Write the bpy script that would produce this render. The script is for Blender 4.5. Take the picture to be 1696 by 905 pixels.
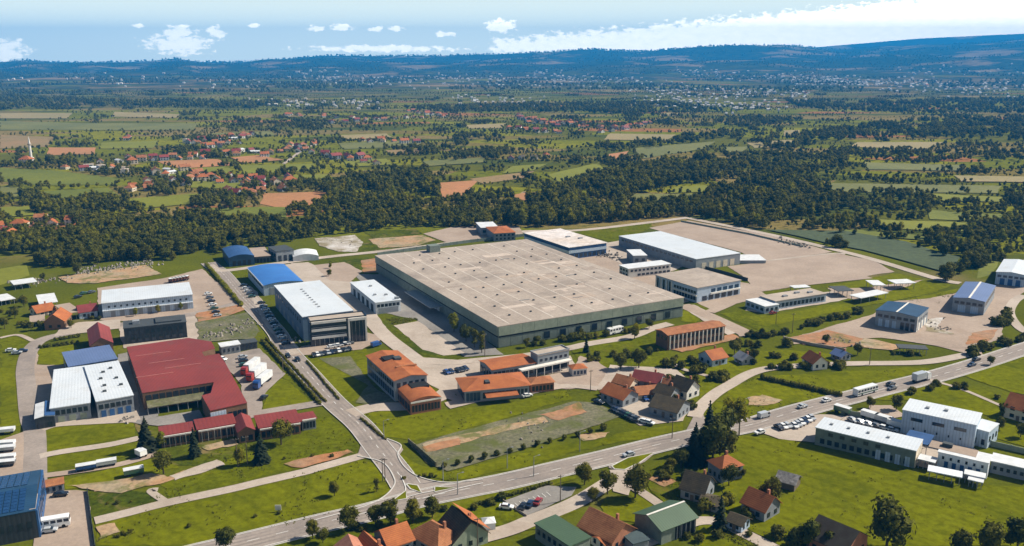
import bpy, math, random
import numpy as np
from mathutils import Vector, noise as mnoise
random.seed(7)
for _o in list(bpy.data.objects): bpy.data.objects.remove(_o)
SC = bpy.context.scene
COL = SC.collection
# ---------------------------------------------------------------- camera
F, YH, CH = 1450.0, 95.0, 130.0
TILT = math.atan((452.5-YH)/F)
cam_d = bpy.data.cameras.new('camera'); cam = bpy.data.objects.new('camera', cam_d); COL.objects.link(cam)
cam.location = (0, 0, CH); cam.rotation_euler = (math.pi/2-TILT, 0, 0)
cam_d.sensor_width = 36; cam_d.lens = F/1696*36; cam_d.clip_start = 1; cam_d.clip_end = 60000
SC.camera = cam
# ---------------------------------------------------------------- light
SUN_AZ, SUN_EL = math.radians(18), math.radians(42)       # azimuth measured from +x towards +y
SUN_STRENGTH, SKY_STRENGTH, EXPOSURE = 5.0, 0.05, 0.66
HAZE_DENSITY, HAZE_COLOR = 0.95e-4, (0.02, 0.39, 1.0)
SC.view_settings.view_transform = 'Standard'; SC.view_settings.look = 'None'
SC.view_settings.exposure = EXPOSURE; SC.view_settings.gamma = 1
SC.view_settings.use_curve_mapping = False
sd = bpy.data.lights.new('sun', 'SUN'); so = bpy.data.objects.new('sun', sd); COL.objects.link(so)
sd.energy = SUN_STRENGTH; sd.angle = math.radians(.5); sd.color = (1, .93, .80)
svec = Vector((math.cos(SUN_EL)*math.cos(SUN_AZ), math.cos(SUN_EL)*math.sin(SUN_AZ), math.sin(SUN_EL)))
so.rotation_euler = svec.to_track_quat('Z', 'Y').to_euler(); so.location = (300, 60, 300)
SC.cycles.max_bounces = 5; SC.cycles.diffuse_bounces = 2; SC.cycles.glossy_bounces = 2
SC.cycles.volume_bounces = 0; SC.cycles.transparent_max_bounces = 6
world = bpy.data.worlds.new('World'); SC.world = world; world.use_nodes = True

def build_world():
    nt = world.node_tree; N = nt.nodes; L = nt.links
    N.clear()
    out = N.new('ShaderNodeOutputWorld'); bg = N.new('ShaderNodeBackground'); bg.inputs[1].default_value = SKY_STRENGTH
    sky = N.new('ShaderNodeTexSky'); sky.sky_type = 'NISHITA'; sky.sun_disc = False
    sky.sun_elevation = SUN_EL; sky.sun_rotation = math.pi/2-SUN_AZ
    sky.altitude = 300; sky.air_density = 1.0; sky.dust_density = 1.6; sky.ozone_density = 1.0
    tc = N.new('ShaderNodeTexCoord'); sep = N.new('ShaderNodeSeparateXYZ'); L.new(tc.outputs['Generated'], sep.inputs[0])
    def m(op, a, b=None, c=None):
        n = N.new('ShaderNodeMath'); n.operation = op
        for i, s in enumerate((a, b, c)):
            if s is None: continue
            if isinstance(s, (int, float)): n.inputs[i].default_value = s
            else: L.new(s, n.inputs[i])
        return n.outputs[0]
    az = m('ARCTAN2', sep.outputs[0], sep.outputs[1]); el = m('ARCSINE', sep.outputs[2])
    comb = N.new('ShaderNodeCombineXYZ'); L.new(az, comb.inputs[0]); L.new(el, comb.inputs[1])
    nz = N.new('ShaderNodeTexNoise'); nz.inputs['Scale'].default_value = 105; nz.inputs['Detail'].default_value = 6; nz.inputs['Roughness'].default_value = .62
    mp = N.new('ShaderNodeMapping'); mp.inputs['Scale'].default_value = (1, 1.9, 1); L.new(comb.outputs[0], mp.inputs[0]); L.new(mp.outputs[0], nz.inputs['Vector'])
    nv = m('SUBTRACT', nz.outputs[0], .5)
    A = lambda px: math.atan((px-848)/F)
    E = lambda py: math.atan((YH-py)/F)
    puffs = [(22, 86, 42, 18), (313, 76, 52, 17), (318, 58, 28, 10), (376, 58, 15, 9), (535, 51, 16, 6), (578, 49, 25, 7), (632, 52, 16, 5), (742, 59, 20, 5), (662, 52, 16, 5), (252, 50, 12, 4), (438, 48, 12, 4), (830, 47, 26, 12), (640, 82, 150, 7),
             (-260, 60, 70, 18), (-620, 72, 90, 22), (-150, 82, 60, 9)]
    acc = None
    for (x, y, rx, ry) in puffs:
        dx = m('MULTIPLY', m('SUBTRACT', az, A(x)), F/rx)
        dy = m('MULTIPLY', m('SUBTRACT', el, E(y)), F/ry)
        d = m('SQRT', m('ADD', m('MULTIPLY', dx, dx), m('MULTIPLY', dy, dy)))
        v = m('SUBTRACT', 1.0, d)
        if ry <= 7: v = m('SUBTRACT', v, .12)
        acc = v if acc is None else m('MAXIMUM', acc, v)
    # the long bank: its upper edge climbs to the right and goes on past the frame
    top = m('ADD', m('MULTIPLY', m('MAXIMUM', m('SUBTRACT', az, A(860)), -.01), .088), E(62))
    bank = m('MULTIPLY', m('SUBTRACT', top, el), 70.0)
    bank = m('MINIMUM', bank, m('MULTIPLY', m('SUBTRACT', az, A(812)), 40.0))
    bank = m('MINIMUM', bank, m('MULTIPLY', m('SUBTRACT', el, E(90)), 130.0))
    acc = m('MAXIMUM', acc, m('MINIMUM', bank, 1.0))
    acc = m('ADD', acc, m('MULTIPLY', nv, 2.5))
    mr = N.new('ShaderNodeMapRange'); mr.interpolation_type = 'SMOOTHSTEP'; L.new(acc, mr.inputs[0])
    mr.inputs[1].default_value = -.02; mr.inputs[2].default_value = .42; mr.inputs[3].default_value = 0; mr.inputs[4].default_value = .96
    # cloud tone: softly mottled between two whites
    cs = N.new('ShaderNodeMix'); cs.data_type = 'RGBA'; L.new(nz.outputs[0], cs.inputs[0])
    cs.inputs[6].default_value = (36, 34, 26, 1); cs.inputs[7].default_value = (52, 46, 34, 1)
    mx = N.new('ShaderNodeMix'); mx.data_type = 'RGBA'; L.new(mr.outputs[0], mx.inputs[0])
    # bright band added all round to offset the haze, fading with height
    vf = m('MULTIPLY', m('EXPONENT', m('MULTIPLY', m('POWER', m('ABSOLUTE', el), 2.0), -115.0)), .93)
    vl = N.new('ShaderNodeMix'); vl.data_type = 'RGBA'; L.new(vf, vl.inputs[0]); L.new(sky.outputs[0], vl.inputs[6]); vl.inputs[7].default_value = (27, 27.5, 21, 1)
    L.new(vl.outputs[2], mx.inputs[6]); L.new(cs.outputs[2], mx.inputs[7])
    L.new(mx.outputs[2], bg.inputs[0]); L.new(bg.outputs[0], out.inputs[0])
build_world()

# ---------------------------------------------------------------- survey: photo pixel -> place
SKYLINE = [(-900, 100), (-400, 96), (0, 107), (60, 101), (130, 106), (245, 103), (310, 98), (370, 108), (430, 103), (550, 93), (700, 94), (850, 90), (980, 84), (1060, 86),
           (1130, 81), (1280, 76), (1370, 84), (1500, 77), (1600, 73), (1696, 66), (2000, 60), (2600, 72)]
SKX = np.array([a for a, b in SKYLINE], float); SKY_ = np.array([b for a, b in SKYLINE], float)
RC = 13000.0
def sstep(a, b, x):
    t = np.clip((x-a)/(b-a), 0, 1); return t*t*(3-2*t)
def height(x, y):
    r = math.hypot(x, y)
    if r < 4600: return 0.0
    az = math.atan2(x, y); a = max(-1.2, min(1.2, az))
    px = 848+F*math.tan(a)
    zc = max(60.0, CH+(YH-float(np.interp(px, SKX, SKY_)))/F*RC*math.cos(a)*.96)
    if abs(az) > 1.2: zc *= .9
    s = float(sstep(4600, RC, r))
    n = mnoise.fractal(Vector((x/1600, y/1600, 3.1)), 1.0, 2.0, 4)
    n2 = mnoise.fractal(Vector((x/520, y/520, 8.1)), 1.0, 2.0, 3)
    z = zc*s*(1-.25*sstep(RC, 15200, r)) + 4*s*(1-s)*(75*n) + s*n2*14
    if az > .2:   # a second, farther ridge on the right
        far = CH+(YH-float(np.interp(px, [1100, 1330, 1500, 1696, 2300], [95, 80, 66, 57, 50])))/F*14700*math.cos(a)
        z = max(z, far*float(sstep(13200, 14700, r)))
    return max(0.0, z)
def ray(px, py):
    x = (px-848)/F; y = (452.5-py)/F
    return Vector((x, math.cos(TILT)+y*math.sin(TILT), -math.sin(TILT)+y*math.cos(TILT)))
def P(px, py, z=0.0):
    d = ray(px, py)
    if d.z > -1e-4: d.z = -1e-4
    s = (z-CH)/d.z
    return Vector((d.x*s, d.y*s, z))
def PT(px, py):       # on the terrain, hills included
    d = ray(px, py); d = d/math.hypot(d.x, d.y)
    s = 300.0
    while s < 15000:
        x, y, z = d.x*s, d.y*s, CH+d.z*s
        if z <= height(x, y): return Vector((x, y, height(x, y)))
        s += 25
    return None
def to_px(v):
    dy = v[1]; dz = v[2]-CH
    depth = dy*math.cos(TILT)-dz*math.sin(TILT); up = dy*math.sin(TILT)+dz*math.cos(TILT)
    if depth < 1: return (-9999, -9999)
    return (848+F*v[0]/depth, 452.5-F*up/depth)
def inpoly(x, y, poly):
    c = False; j = len(poly)-1
    for i in range(len(poly)):
        xi, yi = poly[i][0], poly[i][1]; xj, yj = poly[j][0], poly[j][1]
        if (yi > y) != (yj > y) and x < (xj-xi)*(y-yi)/(yj-yi)+xi: c = not c
        j = i
    return c

# ---------------------------------------------------------------- materials
MATS = {}
def M(name, c=(.5, .5, .5), c2=None, scale=.15, rough=.85, fine=.16, fscale=1.6, metal=0.0, rib=None, ribd=.25, spec=.3, rnd=None, coat=0, c3=None, s3=.05, t3=(.54, .68), tl=0.0):
    if name in MATS: return MATS[name]
    m = bpy.data.materials.new(name); m.use_nodes = True; nt = m.node_tree; N = nt.nodes; L = nt.links
    b = N['Principled BSDF']; b.inputs['Roughness'].default_value = rough; b.inputs['Metallic'].default_value = metal
    b.inputs['Specular IOR Level'].default_value = spec
    if coat: b.inputs['Coat Weight'].default_value = coat
    geo = N.new('ShaderNodeNewGeometry')
    n1 = N.new('ShaderNodeTexNoise'); n1.inputs['Scale'].default_value = scale; n1.inputs['Detail'].default_value = 5; n1.inputs['Roughness'].default_value = .6
    L.new(geo.outputs['Position'], n1.inputs['Vector'])
    r1 = N.new('ShaderNodeMapRange'); L.new(n1.outputs[0], r1.inputs[0]); r1.inputs[1].default_value = .36; r1.inputs[2].default_value = .64
    mx = N.new('ShaderNodeMix'); mx.data_type = 'RGBA'; L.new(r1.outputs[0], mx.inputs[0])
    c2 = c2 or tuple(v*.82 for v in c)
    mx.inputs[6].default_value = (*c, 1); mx.inputs[7].default_value = (*c2, 1)
    n2 = N.new('ShaderNodeTexNoise'); n2.inputs['Scale'].default_value = fscale; n2.inputs['Detail'].default_value = 4; n2.inputs['Roughness'].default_value = .7
    L.new(geo.outputs['Position'], n2.inputs['Vector'])
    r2 = N.new('ShaderNodeMapRange'); L.new(n2.outputs[0], r2.inputs[0]); r2.inputs[1].default_value = .3; r2.inputs[2].default_value = .7
    r2.inputs[3].default_value = 1-fine; r2.inputs[4].default_value = 1+fine
    v = N.new('ShaderNodeVectorMath'); v.operation = 'SCALE'; L.new(mx.outputs[2], v.inputs[0]); L.new(r2.outputs[0], v.inputs['Scale'])
    last = v.outputs[0]
    if c3:
        n3 = N.new('ShaderNodeTexNoise'); n3.inputs['Scale'].default_value = s3; n3.inputs['Detail'].default_value = 7; n3.inputs['Roughness'].default_value = .68; n3.inputs['Distortion'].default_value = .6
        of = N.new('ShaderNodeVectorMath'); of.operation = 'ADD'; of.inputs[1].default_value = (71, 33, 5); L.new(geo.outputs['Position'], of.inputs[0]); L.new(of.outputs[0], n3.inputs['Vector'])
        q3 = N.new('ShaderNodeMapRange'); L.new(n3.outputs[0], q3.inputs[0]); q3.inputs[1].default_value = t3[0]; q3.inputs[2].default_value = t3[1]; q3.inputs[4].default_value = .85
        x3 = N.new('ShaderNodeMix'); x3.data_type = 'RGBA'; L.new(q3.outputs[0], x3.inputs[0]); L.new(last, x3.inputs[6]); x3.inputs[7].default_value = (*c3, 1); last = x3.outputs[2]
    if rnd:
        oi = N.new('ShaderNodeObjectInfo'); m3 = N.new('ShaderNodeMix'); m3.data_type = 'RGBA'; L.new(oi.outputs['Random'], m3.inputs[0])
        m3.inputs[6].default_value = (1, 1, 1, 1); m3.inputs[7].default_value = (*rnd, 1)
        v2 = N.new('ShaderNodeVectorMath'); v2.operation = 'MULTIPLY'; L.new(last, v2.inputs[0]); L.new(m3.outputs[2], v2.inputs[1]); last = v2.outputs[0]
    if rib:
        axis, sp = rib
        tc = N.new('ShaderNodeTexCoord'); w = N.new('ShaderNodeTexWave'); w.wave_type = 'BANDS'; w.bands_direction = axis
        w.inputs['Scale'].default_value = 2*math.pi/20/sp; w.inputs['Distortion'].default_value = 0
        L.new(tc.outputs['Object'], w.inputs['Vector'])
        r3 = N.new('ShaderNodeMapRange'); L.new(w.outputs['Fac'], r3.inputs[0]); r3.inputs[1].default_value = 0; r3.inputs[2].default_value = .35; r3.inputs[3].default_value = 1-ribd; r3.inputs[4].default_value = 1
        v3 = N.new('ShaderNodeVectorMath'); v3.operation = 'SCALE'; L.new(last, v3.inputs[0]); L.new(r3.outputs[0], v3.inputs['Scale']); last = v3.outputs[0]
        bp = N.new('ShaderNodeBump'); bp.inputs['Strength'].default_value = .3; bp.inputs['Distance'].default_value = .05; L.new(w.outputs['Fac'], bp.inputs['Height']); L.new(bp.outputs[0], b.inputs['Normal'])
    L.new(last, b.inputs['Base Color'])
    if tl:      # light coming through the leaves
        tr = N.new('ShaderNodeBsdfTranslucent'); L.new(last, tr.inputs[0]); ms = N.new('ShaderNodeMixShader'); ms.inputs[0].default_value = tl
        L.new(b.outputs[0], ms.inputs[1]); L.new(tr.outputs[0], ms.inputs[2]); L.new(ms.outputs[0], N['Material Output'].inputs[0])
    MATS[name] = m
    return m
GRASS = M('grass', (.108, .117, .003), (.068, .080, .003), .035, .95, .38, .45, spec=.0, c3=(.16, .125, .03), s3=.045, t3=(.58, .74))
GRASS2 = M('grass_mown', (.132, .138, .003), (.098, .106, .003), .03, .95, .30, .4, spec=.0, c3=(.048, .062, .003), s3=.05, t3=(.52, .72))
GRASS3 = M('grass_rough', (.085, .095, .006), (.040, .055, .005), .06, .95, .45, .5, spec=.0, c3=(.19, .135, .06), s3=.06, t3=(.55, .68))
MEADOW = M('meadow_grass', (.132, .138, .003), (.098, .106, .003), .025, .95, .30, .4, spec=.0, rib=('DIAGONAL', 4.2), ribd=.14, c3=(.055, .068, .003), s3=.045, t3=(.54, .72))
ASPH3 = M('asphalt_wheel_track', (.245, .205, .178), (.20, .168, .146), .08, .9, .14, .9)
ASPH = M('asphalt_pale', (.30, .25, .215), (.225, .188, .162), .06, .9, .14, .9, c3=(.17, .145, .13), s3=.045, t3=(.53, .7))
ASPH2 = M('asphalt_grey', (.24, .22, .195), (.18, .165, .15), .06, .9, .16, .9)
CONC = M('concrete', (.35, .27, .21), (.29, .22, .17), .05, .9, .13, .7, c3=(.27, .195, .14), s3=.04, t3=(.53, .7))
CONC2 = M('concrete_light', (.42, .35, .29), (.34, .28, .225), .06, .9, .12, .9, c3=(.29, .23, .18), s3=.05, t3=(.54, .7))
CONC3 = M('gravel_lot', (.15, .135, .082), (.10, .098, .05), .08, .95, .45, .8, c3=(.075, .088, .01), s3=.07, t3=(.46, .6))
DIRT = M('bare_soil', (.37, .22, .115), (.30, .235, .15), .07, .95, .3, .6, c3=(.10, .11, .02), s3=.09, t3=(.50, .62))
RED = M('red_soil', (.34, .145, .06), (.28, .17, .10), .06, .95, .25, .4, c3=(.11, .105, .02), s3=.09, t3=(.52, .64))
RUBBLE = M('white_rubble', (.50, .47, .44), (.38, .33, .28), .12, .95, .3, .9, c3=(.17, .13, .05), s3=.07, t3=(.44, .60))
PAINT = M('road_paint', (.72, .70, .66), (.62, .6, .56), .5, .8, .1)
KERB = M('kerb_stone', (.52, .49, .45), None, .4, .9, .1)
WHITE = M('white_sheet_roof', (.58, .61, .64), (.53, .565, .60), .05, .5, .06, .8, rib=('Y', 1.1), ribd=.07, c3=(.46, .46, .45), s3=.09, t3=(.52, .75))
WHITEX = M('white_sheet_roof_cross', (.58, .61, .64), (.53, .565, .60), .05, .5, .06, .8, rib=('X', 1.1), ribd=.07, c3=(.46, .46, .45), s3=.09, t3=(.52, .75))
WALLW = M('white_cladding', (.66, .69, .72), (.6, .63, .66), .2, .6, .06, rib=('X', 1.0), ribd=.1)
WALLWY = M('white_cladding_side', (.66, .69, .72), (.6, .63, .66), .2, .6, .06, rib=('Y', 1.0), ribd=.1)
PLAST = M('white_plaster', (.66, .63, .58), (.58, .55, .5), .3, .9, .08)
CREAM = M('cream_plaster', (.60, .52, .40), None, .3, .9, .08)
GREYW = M('grey_plaster_shaded', (.25, .27, .29), (.20, .215, .235), .3, .9, .12)  # grey lowered to put shade into the walls facing away from the sun
BROWN = M('brown_brick', (.20, .11, .065), (.16, .09, .05), .4, .9, .18, 2)
BRICK = M('red_brick', (.36, .15, .08), (.28, .12, .07), .4, .9, .18, 2)
DGREY = M('charcoal_cladding', (.035, .042, .048), (.028, .034, .04), .2, .6, .1, rib=('X', 1.2))
DROOF = M('charcoal_roof', (.060, .068, .072), (.048, .055, .06), .2, .8, .12, rib=('Y', 1.2))
GLASS = M('window_glass', (.012, .02, .03), (.02, .03, .045), .6, .12, .1, spec=.6)
GLASSB = M('blue_glass', (.03, .055, .10), (.02, .04, .08), .6, .15, .1, spec=.6)
ORANGE = M('orange_tiles', (.39, .125, .038), (.29, .085, .028), .25, .85, .2, 2, rib=('Y', .45), ribd=.3)
ORANGE2 = M('faded_orange_tiles', (.37, .15, .062), (.26, .095, .038), .3, .85, .22, 2, rib=('Y', .45), ribd=.3)
REDM = M('red_sheet_roof', (.225, .040, .032), (.18, .033, .027), .06, .6, .12, c3=(.165, .05, .04), s3=.08, rib=('X', 1.4), ribd=.12)
MAROON = M('maroon_tiles', (.20, .035, .035), (.16, .03, .03), .25, .8, .15, rib=('Y', .5), ribd=.2)
OLIVE = M('mossy_dark_tiles', (.088, .066, .036), (.055, .045, .028), .4, .9, .25, 2, rib=('Y', .45))
GREENR = M('green_sheet_roof', (.062, .105, .058), (.052, .09, .05), .1, .55, .08, rib=('X', .8), ribd=.15)
BLUER = M('blue_sheet_roof', (.045, .17, .46), (.04, .14, .40), .1, .45, .07, rib=('Y', 1.0), ribd=.14)
BLUED = M('dark_blue_roof', (.035, .095, .24), (.025, .07, .18), .2, .5, .15, rib=('Y', 1.0))
NAVY = M('navy_roof', (.022, .065, .13), (.016, .05, .10), .2, .45, .12, rib=('Y', 1.0))
SLATE = M('slate_blue_roof', (.115, .165, .31), (.10, .145, .27), .08, .5, .08, rib=('X', 1.1), ribd=.1)
BLUEW = M('blue_wall', (.03, .10, .25), (.02, .07, .18), .2, .5, .1)
BLUEWH = M('pale_blue_cladding', (.42, .50, .60), (.34, .42, .52), .15, .6, .08, rib=('X', 1.0))
SHADEDW = M('shaded_blue_cladding', (.11, .17, .25), (.085, .135, .205), .15, .6, .1, rib=('Y', 1.0))  # hall cladding darkened to put the left wall's shade into its colour
BEIGE = M('beige_bitumen_roof', (.385, .32, .265), (.305, .25, .205), .03, .92, .15, .55, c3=(.19, .155, .13), s3=.04, t3=(.48, .70))
GREENW = M('grey_green_panels', (.27, .30, .225), (.20, .235, .18), .06, .7, .16, .5)
GREENW2 = M('grey_green_panels_low', (.18, .205, .17), (.13, .16, .14), .06, .7, .2, .5)
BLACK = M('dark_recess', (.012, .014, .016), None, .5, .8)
STEEL = M('galvanised_steel', (.32, .33, .34), None, .5, .5, .1, metal=.4)
WOODP = M('weathered_wood', (.16, .125, .09), (.11, .085, .06), .8, .9, .2)
TYRE = M('tyre_rubber', (.015, .015, .016), None, 1, .9)
BARK = M('bark', (.075, .055, .038), None, 1, .95, .3)
BARKP = M('pale_bark', (.22, .18, .13), None, 1, .95, .3)
SOLAR = M('solar_glass', (.016, .055, .14), (.012, .042, .11), .5, .18, .1, spec=.6)
TENT = M('white_canvas', (.62, .63, .64), None, .4, .7, .05)
LEAF = M('leaf_green', (.105, .108, .010), (.055, .064, .008), .35, .85, .35, 1.2, rnd=(1.6, 1.35, .9), spec=.1, tl=.3)
LEAFD = M('leaf_dark', (.080, .086, .011), (.036, .044, .008), .35, .85, .4, 1.2, rnd=(1.9, 1.6, 1.0), spec=.1, tl=.2)
LEAFY = M('leaf_yellow_green', (.22, .22, .012), (.15, .16, .010), .35, .85, .3, 1.2, rnd=(1.15, .95, .9), spec=.1, tl=.45)
LEAFG = M('leaf_grey_green', (.085, .10, .05), (.055, .07, .035), .35, .85, .3, 1.2, spec=.15)
NEEDLE = M('needle_dark', (.020, .029, .012), (.012, .019, .010), .5, .9, .3, 1.5, rnd=(1.2, 1.0, 1.1), spec=.1)
CARS = {n: M('car_'+n, c, c, 1, .25, 0, 1, spec=.5, coat=.6) for n, c in dict(white=(.75, .75, .74), silver=(.42, .44, .46), black=(.014, .015, .018), grey=(.10, .11, .12), blue=(.02, .07, .24), red=(.30, .025, .02), green=(.03, .09, .05), darkblue=(.015, .03, .07), orange=(.5, .15, .03), yellow=(.5, .4, .05)).items()}

# ---------------------------------------------------------------- mesh helpers
class MB:
    def __init__(s): s.v = []; s.f = []
    def poly(s, pts):
        i = len(s.v); s.v += [tuple(p) for p in pts]; s.f.append(tuple(range(i, i+len(pts)))); return s
    def box(s, x0, x1, y0, y1, z0, z1):
        i = len(s.v)
        s.v += [(x0, y0, z0), (x1, y0, z0), (x1, y1, z0), (x0, y1, z0), (x0, y0, z1), (x1, y0, z1), (x1, y1, z1), (x0, y1, z1)]
        s.f += [tuple(i+k for k in q) for q in ((0, 3, 2, 1), (4, 5, 6, 7), (0, 1, 5, 4), (1, 2, 6, 5), (2, 3, 7, 6), (3, 0, 4, 7))]; return s
    def prism(s, poly, z0, z1, bottom=True):
        i = len(s.v); n = len(poly)
        s.v += [(p[0], p[1], z0) for p in poly]+[(p[0], p[1], z1) for p in poly]
        if bottom: s.f.append(tuple(i+k for k in range(n-1, -1, -1)))
        s.f.append(tuple(i+n+k for k in range(n)))
        for k in range(n): s.f.append((i+k, i+(k+1) % n, i+n+(k+1) % n, i+n+k))
        return s
    def slab(s, pts, t):          # four (or more) top points, thickness t downwards
        i = len(s.v); n = len(pts)
        s.v += [tuple(p) for p in pts]+[(p[0], p[1], p[2]-t) for p in pts]
        s.f.append(tuple(i+k for k in range(n))); s.f.append(tuple(i+n+k for k in range(n-1, -1, -1)))
        for k in range(n): s.f.append((i+k, i+n+k, i+n+(k+1) % n, i+(k+1) % n))
        return s
    def cone(s, a, b, r0, r1, n=8, cap=True):
        a = Vector(a); b = Vector(b); d = (b-a).normalized()
        u = d.orthogonal().normalized(); w = d.cross(u); i = len(s.v)
        for c, r in ((a, r0), (b, r1)):
            for k in range(n):
                t = 2*math.pi*k/n; s.v.append(tuple(c+u*math.cos(t)*r+w*math.sin(t)*r))
        for k in range(n): s.f.append((i+k, i+(k+1) % n, i+n+(k+1) % n, i+n+k))
        if cap: s.f.append(tuple(i+n+k for k in range(n))); s.f.append(tuple(i+k for k in range(n-1, -1, -1)))
        return s
    def mesh(s, name, mat=None, smooth=False):
        m = bpy.data.meshes.new(name); m.from_pydata(s.v, [], s.f); m.validate(); m.update()
        if mat: m.materials.append(mat)
        if smooth: m.polygons.foreach_set('use_smooth', [True]*len(m.polygons))
        return m
def tag(o, label=None, cat=None, group=None, kind=None):
    if label: o['label'] = label
    if cat: o['category'] = cat
    if group: o['group'] = group
    if kind: o['kind'] = kind
    return o
def ob(name, mesh, parent=None, loc=None, rz=0.0):
    o = bpy.data.objects.new(name, mesh); COL.objects.link(o)
    if parent: o.parent = parent
    if loc is not None: o.location = loc
    if rz: o.rotation_euler[2] = rz
    return o
def part(name, mb, mat, parent, loc=None, rz=0.0, smooth=False):
    return ob(name, mb.mesh(name, mat, smooth), parent, loc, rz)
def thing(name, label, cat, loc, rz=0.0, group=None):
    o = ob(name, None, None, loc, rz); o.empty_display_size = .5
    return tag(o, label, cat, group)
def copy_tree(o, parent=None):
    c = o.copy(); COL.objects.link(c); c.parent = parent
    for ch in list(o.children): copy_tree(ch, c)
    return c
# sheets on the ground: every sheet gets a level of its own
LEVEL = {'field': .02, 'lawn': .10, 'yard': .19, 'road': .26, 'mark': .36}
def next_z(layer):
    LEVEL[layer] += .003; return LEVEL[layer]
def jitter_poly(pts, amp=.5, step=9):
    out = []; per = sum((pts[i]-pts[i-1]).length for i in range(len(pts))); step = max(step, per/260)
    n = len(pts)
    for i in range(n):
        a, b = pts[i], pts[(i+1) % n]; d = (b-a).length; k = max(1, min(60, int(d/step)))
        for j in range(k):
            p = a.lerp(b, j/k)
            if amp and d > step:
                nn = Vector((-(b-a).y, (b-a).x, 0)).normalized(); g = mnoise.fractal(Vector((p.x/9, p.y/9, 2.2)), .8, 2.0, 4)
                p = p+nn*g*amp*1.6+Vector((random.uniform(-amp, amp), random.uniform(-amp, amp), 0))*.18
            out.append(p)
    return out
def sheet(name, px, mat, layer, amp=.5, step=9, zoff=None):
    pts = [P(*p) for p in px]; z = next_z(layer) if zoff is None else zoff
    area = sum(pts[i].x*pts[(i+1) % len(pts)].y-pts[(i+1) % len(pts)].x*pts[i].y for i in range(len(pts)))
    if area < 0: pts.reverse()
    pts = jitter_poly(pts, amp, step)
    c = sum(pts, Vector())/len(pts)
    o = part(name, MB().poly([(p.x-c.x, p.y-c.y, 0) for p in pts]), mat, None, (c.x, c.y, z))
    return tag(o, kind='structure')
def spline(pts, seg=8):
    out = []
    for i in range(len(pts)-1):
        p0 = pts[max(0, i-1)]; p1 = pts[i]; p2 = pts[i+1]; p3 = pts[min(len(pts)-1, i+2)]
        for j in range(seg):
            t = j/seg
            out.append(.5*((2*p1)+(p2-p0)*t+(2*p0-5*p1+4*p2-p3)*t*t+(3*p1-p0-3*p2+p3)*t**3))
    out.append(pts[-1].copy()); return out
def ribbon(name, line, w, mat, z, off=0.0, h=0.0):
    mb = MB(); L = []
    for i, p in enumerate(line):
        a = line[max(0, i-1)]; b = line[min(len(line)-1, i+1)]; d = (b-a); d.z = 0; d.normalize(); nn = Vector((-d.y, d.x, 0))
        L.append((p+nn*(off+w/2), p+nn*(off-w/2)))
    i0 = 0
    for (l, r) in L: mb.v += [(l.x, l.y, z+h), (r.x, r.y, z+h)]
    for i in range(len(L)-1): mb.f.append((2*i, 2*i+1, 2*i+3, 2*i+2))
    if h:
        k = len(mb.v)
        for (l, r) in L: mb.v += [(l.x, l.y, z), (r.x, r.y, z)]
        for i in range(len(L)-1):
            mb.f.append((2*i, 2*i+2, k+2*i+2, k+2*i)); mb.f.append((2*i+1, k+2*i+1, k+2*i+3, 2*i+3))
    return tag(part(name, mb, mat, None), kind='structure')
def dashes(line, w, mat, z, on, gap, off=0.0, name='road_marking'):
    mb = MB(); acc = 0; tot = on+gap
    for i in range(len(line)-1):
        a, b = line[i], line[i+1]; d = b-a; ln = d.length
        if ln < .01: continue
        d = d/ln; nn = Vector((-d.y, d.x, 0)); t = 0
        while t < ln:
            ph = acc % tot
            if ph < on:
                e = min(ln, t+on-ph); p, q = a+d*t+nn*off, a+d*e+nn*off
                mb.poly([(p+nn*w/2)[:2]+(z,), (p-nn*w/2)[:2]+(z,), (q-nn*w/2)[:2]+(z,), (q+nn*w/2)[:2]+(z,)]); acc += e-t; t = e
                if e >= ln: break
            else:
                s = min(ln-t, tot-ph); acc += s; t += s
                if t >= ln: break
            acc += 1e-6
    return tag(part(name, mb, mat, None), kind='structure')
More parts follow.
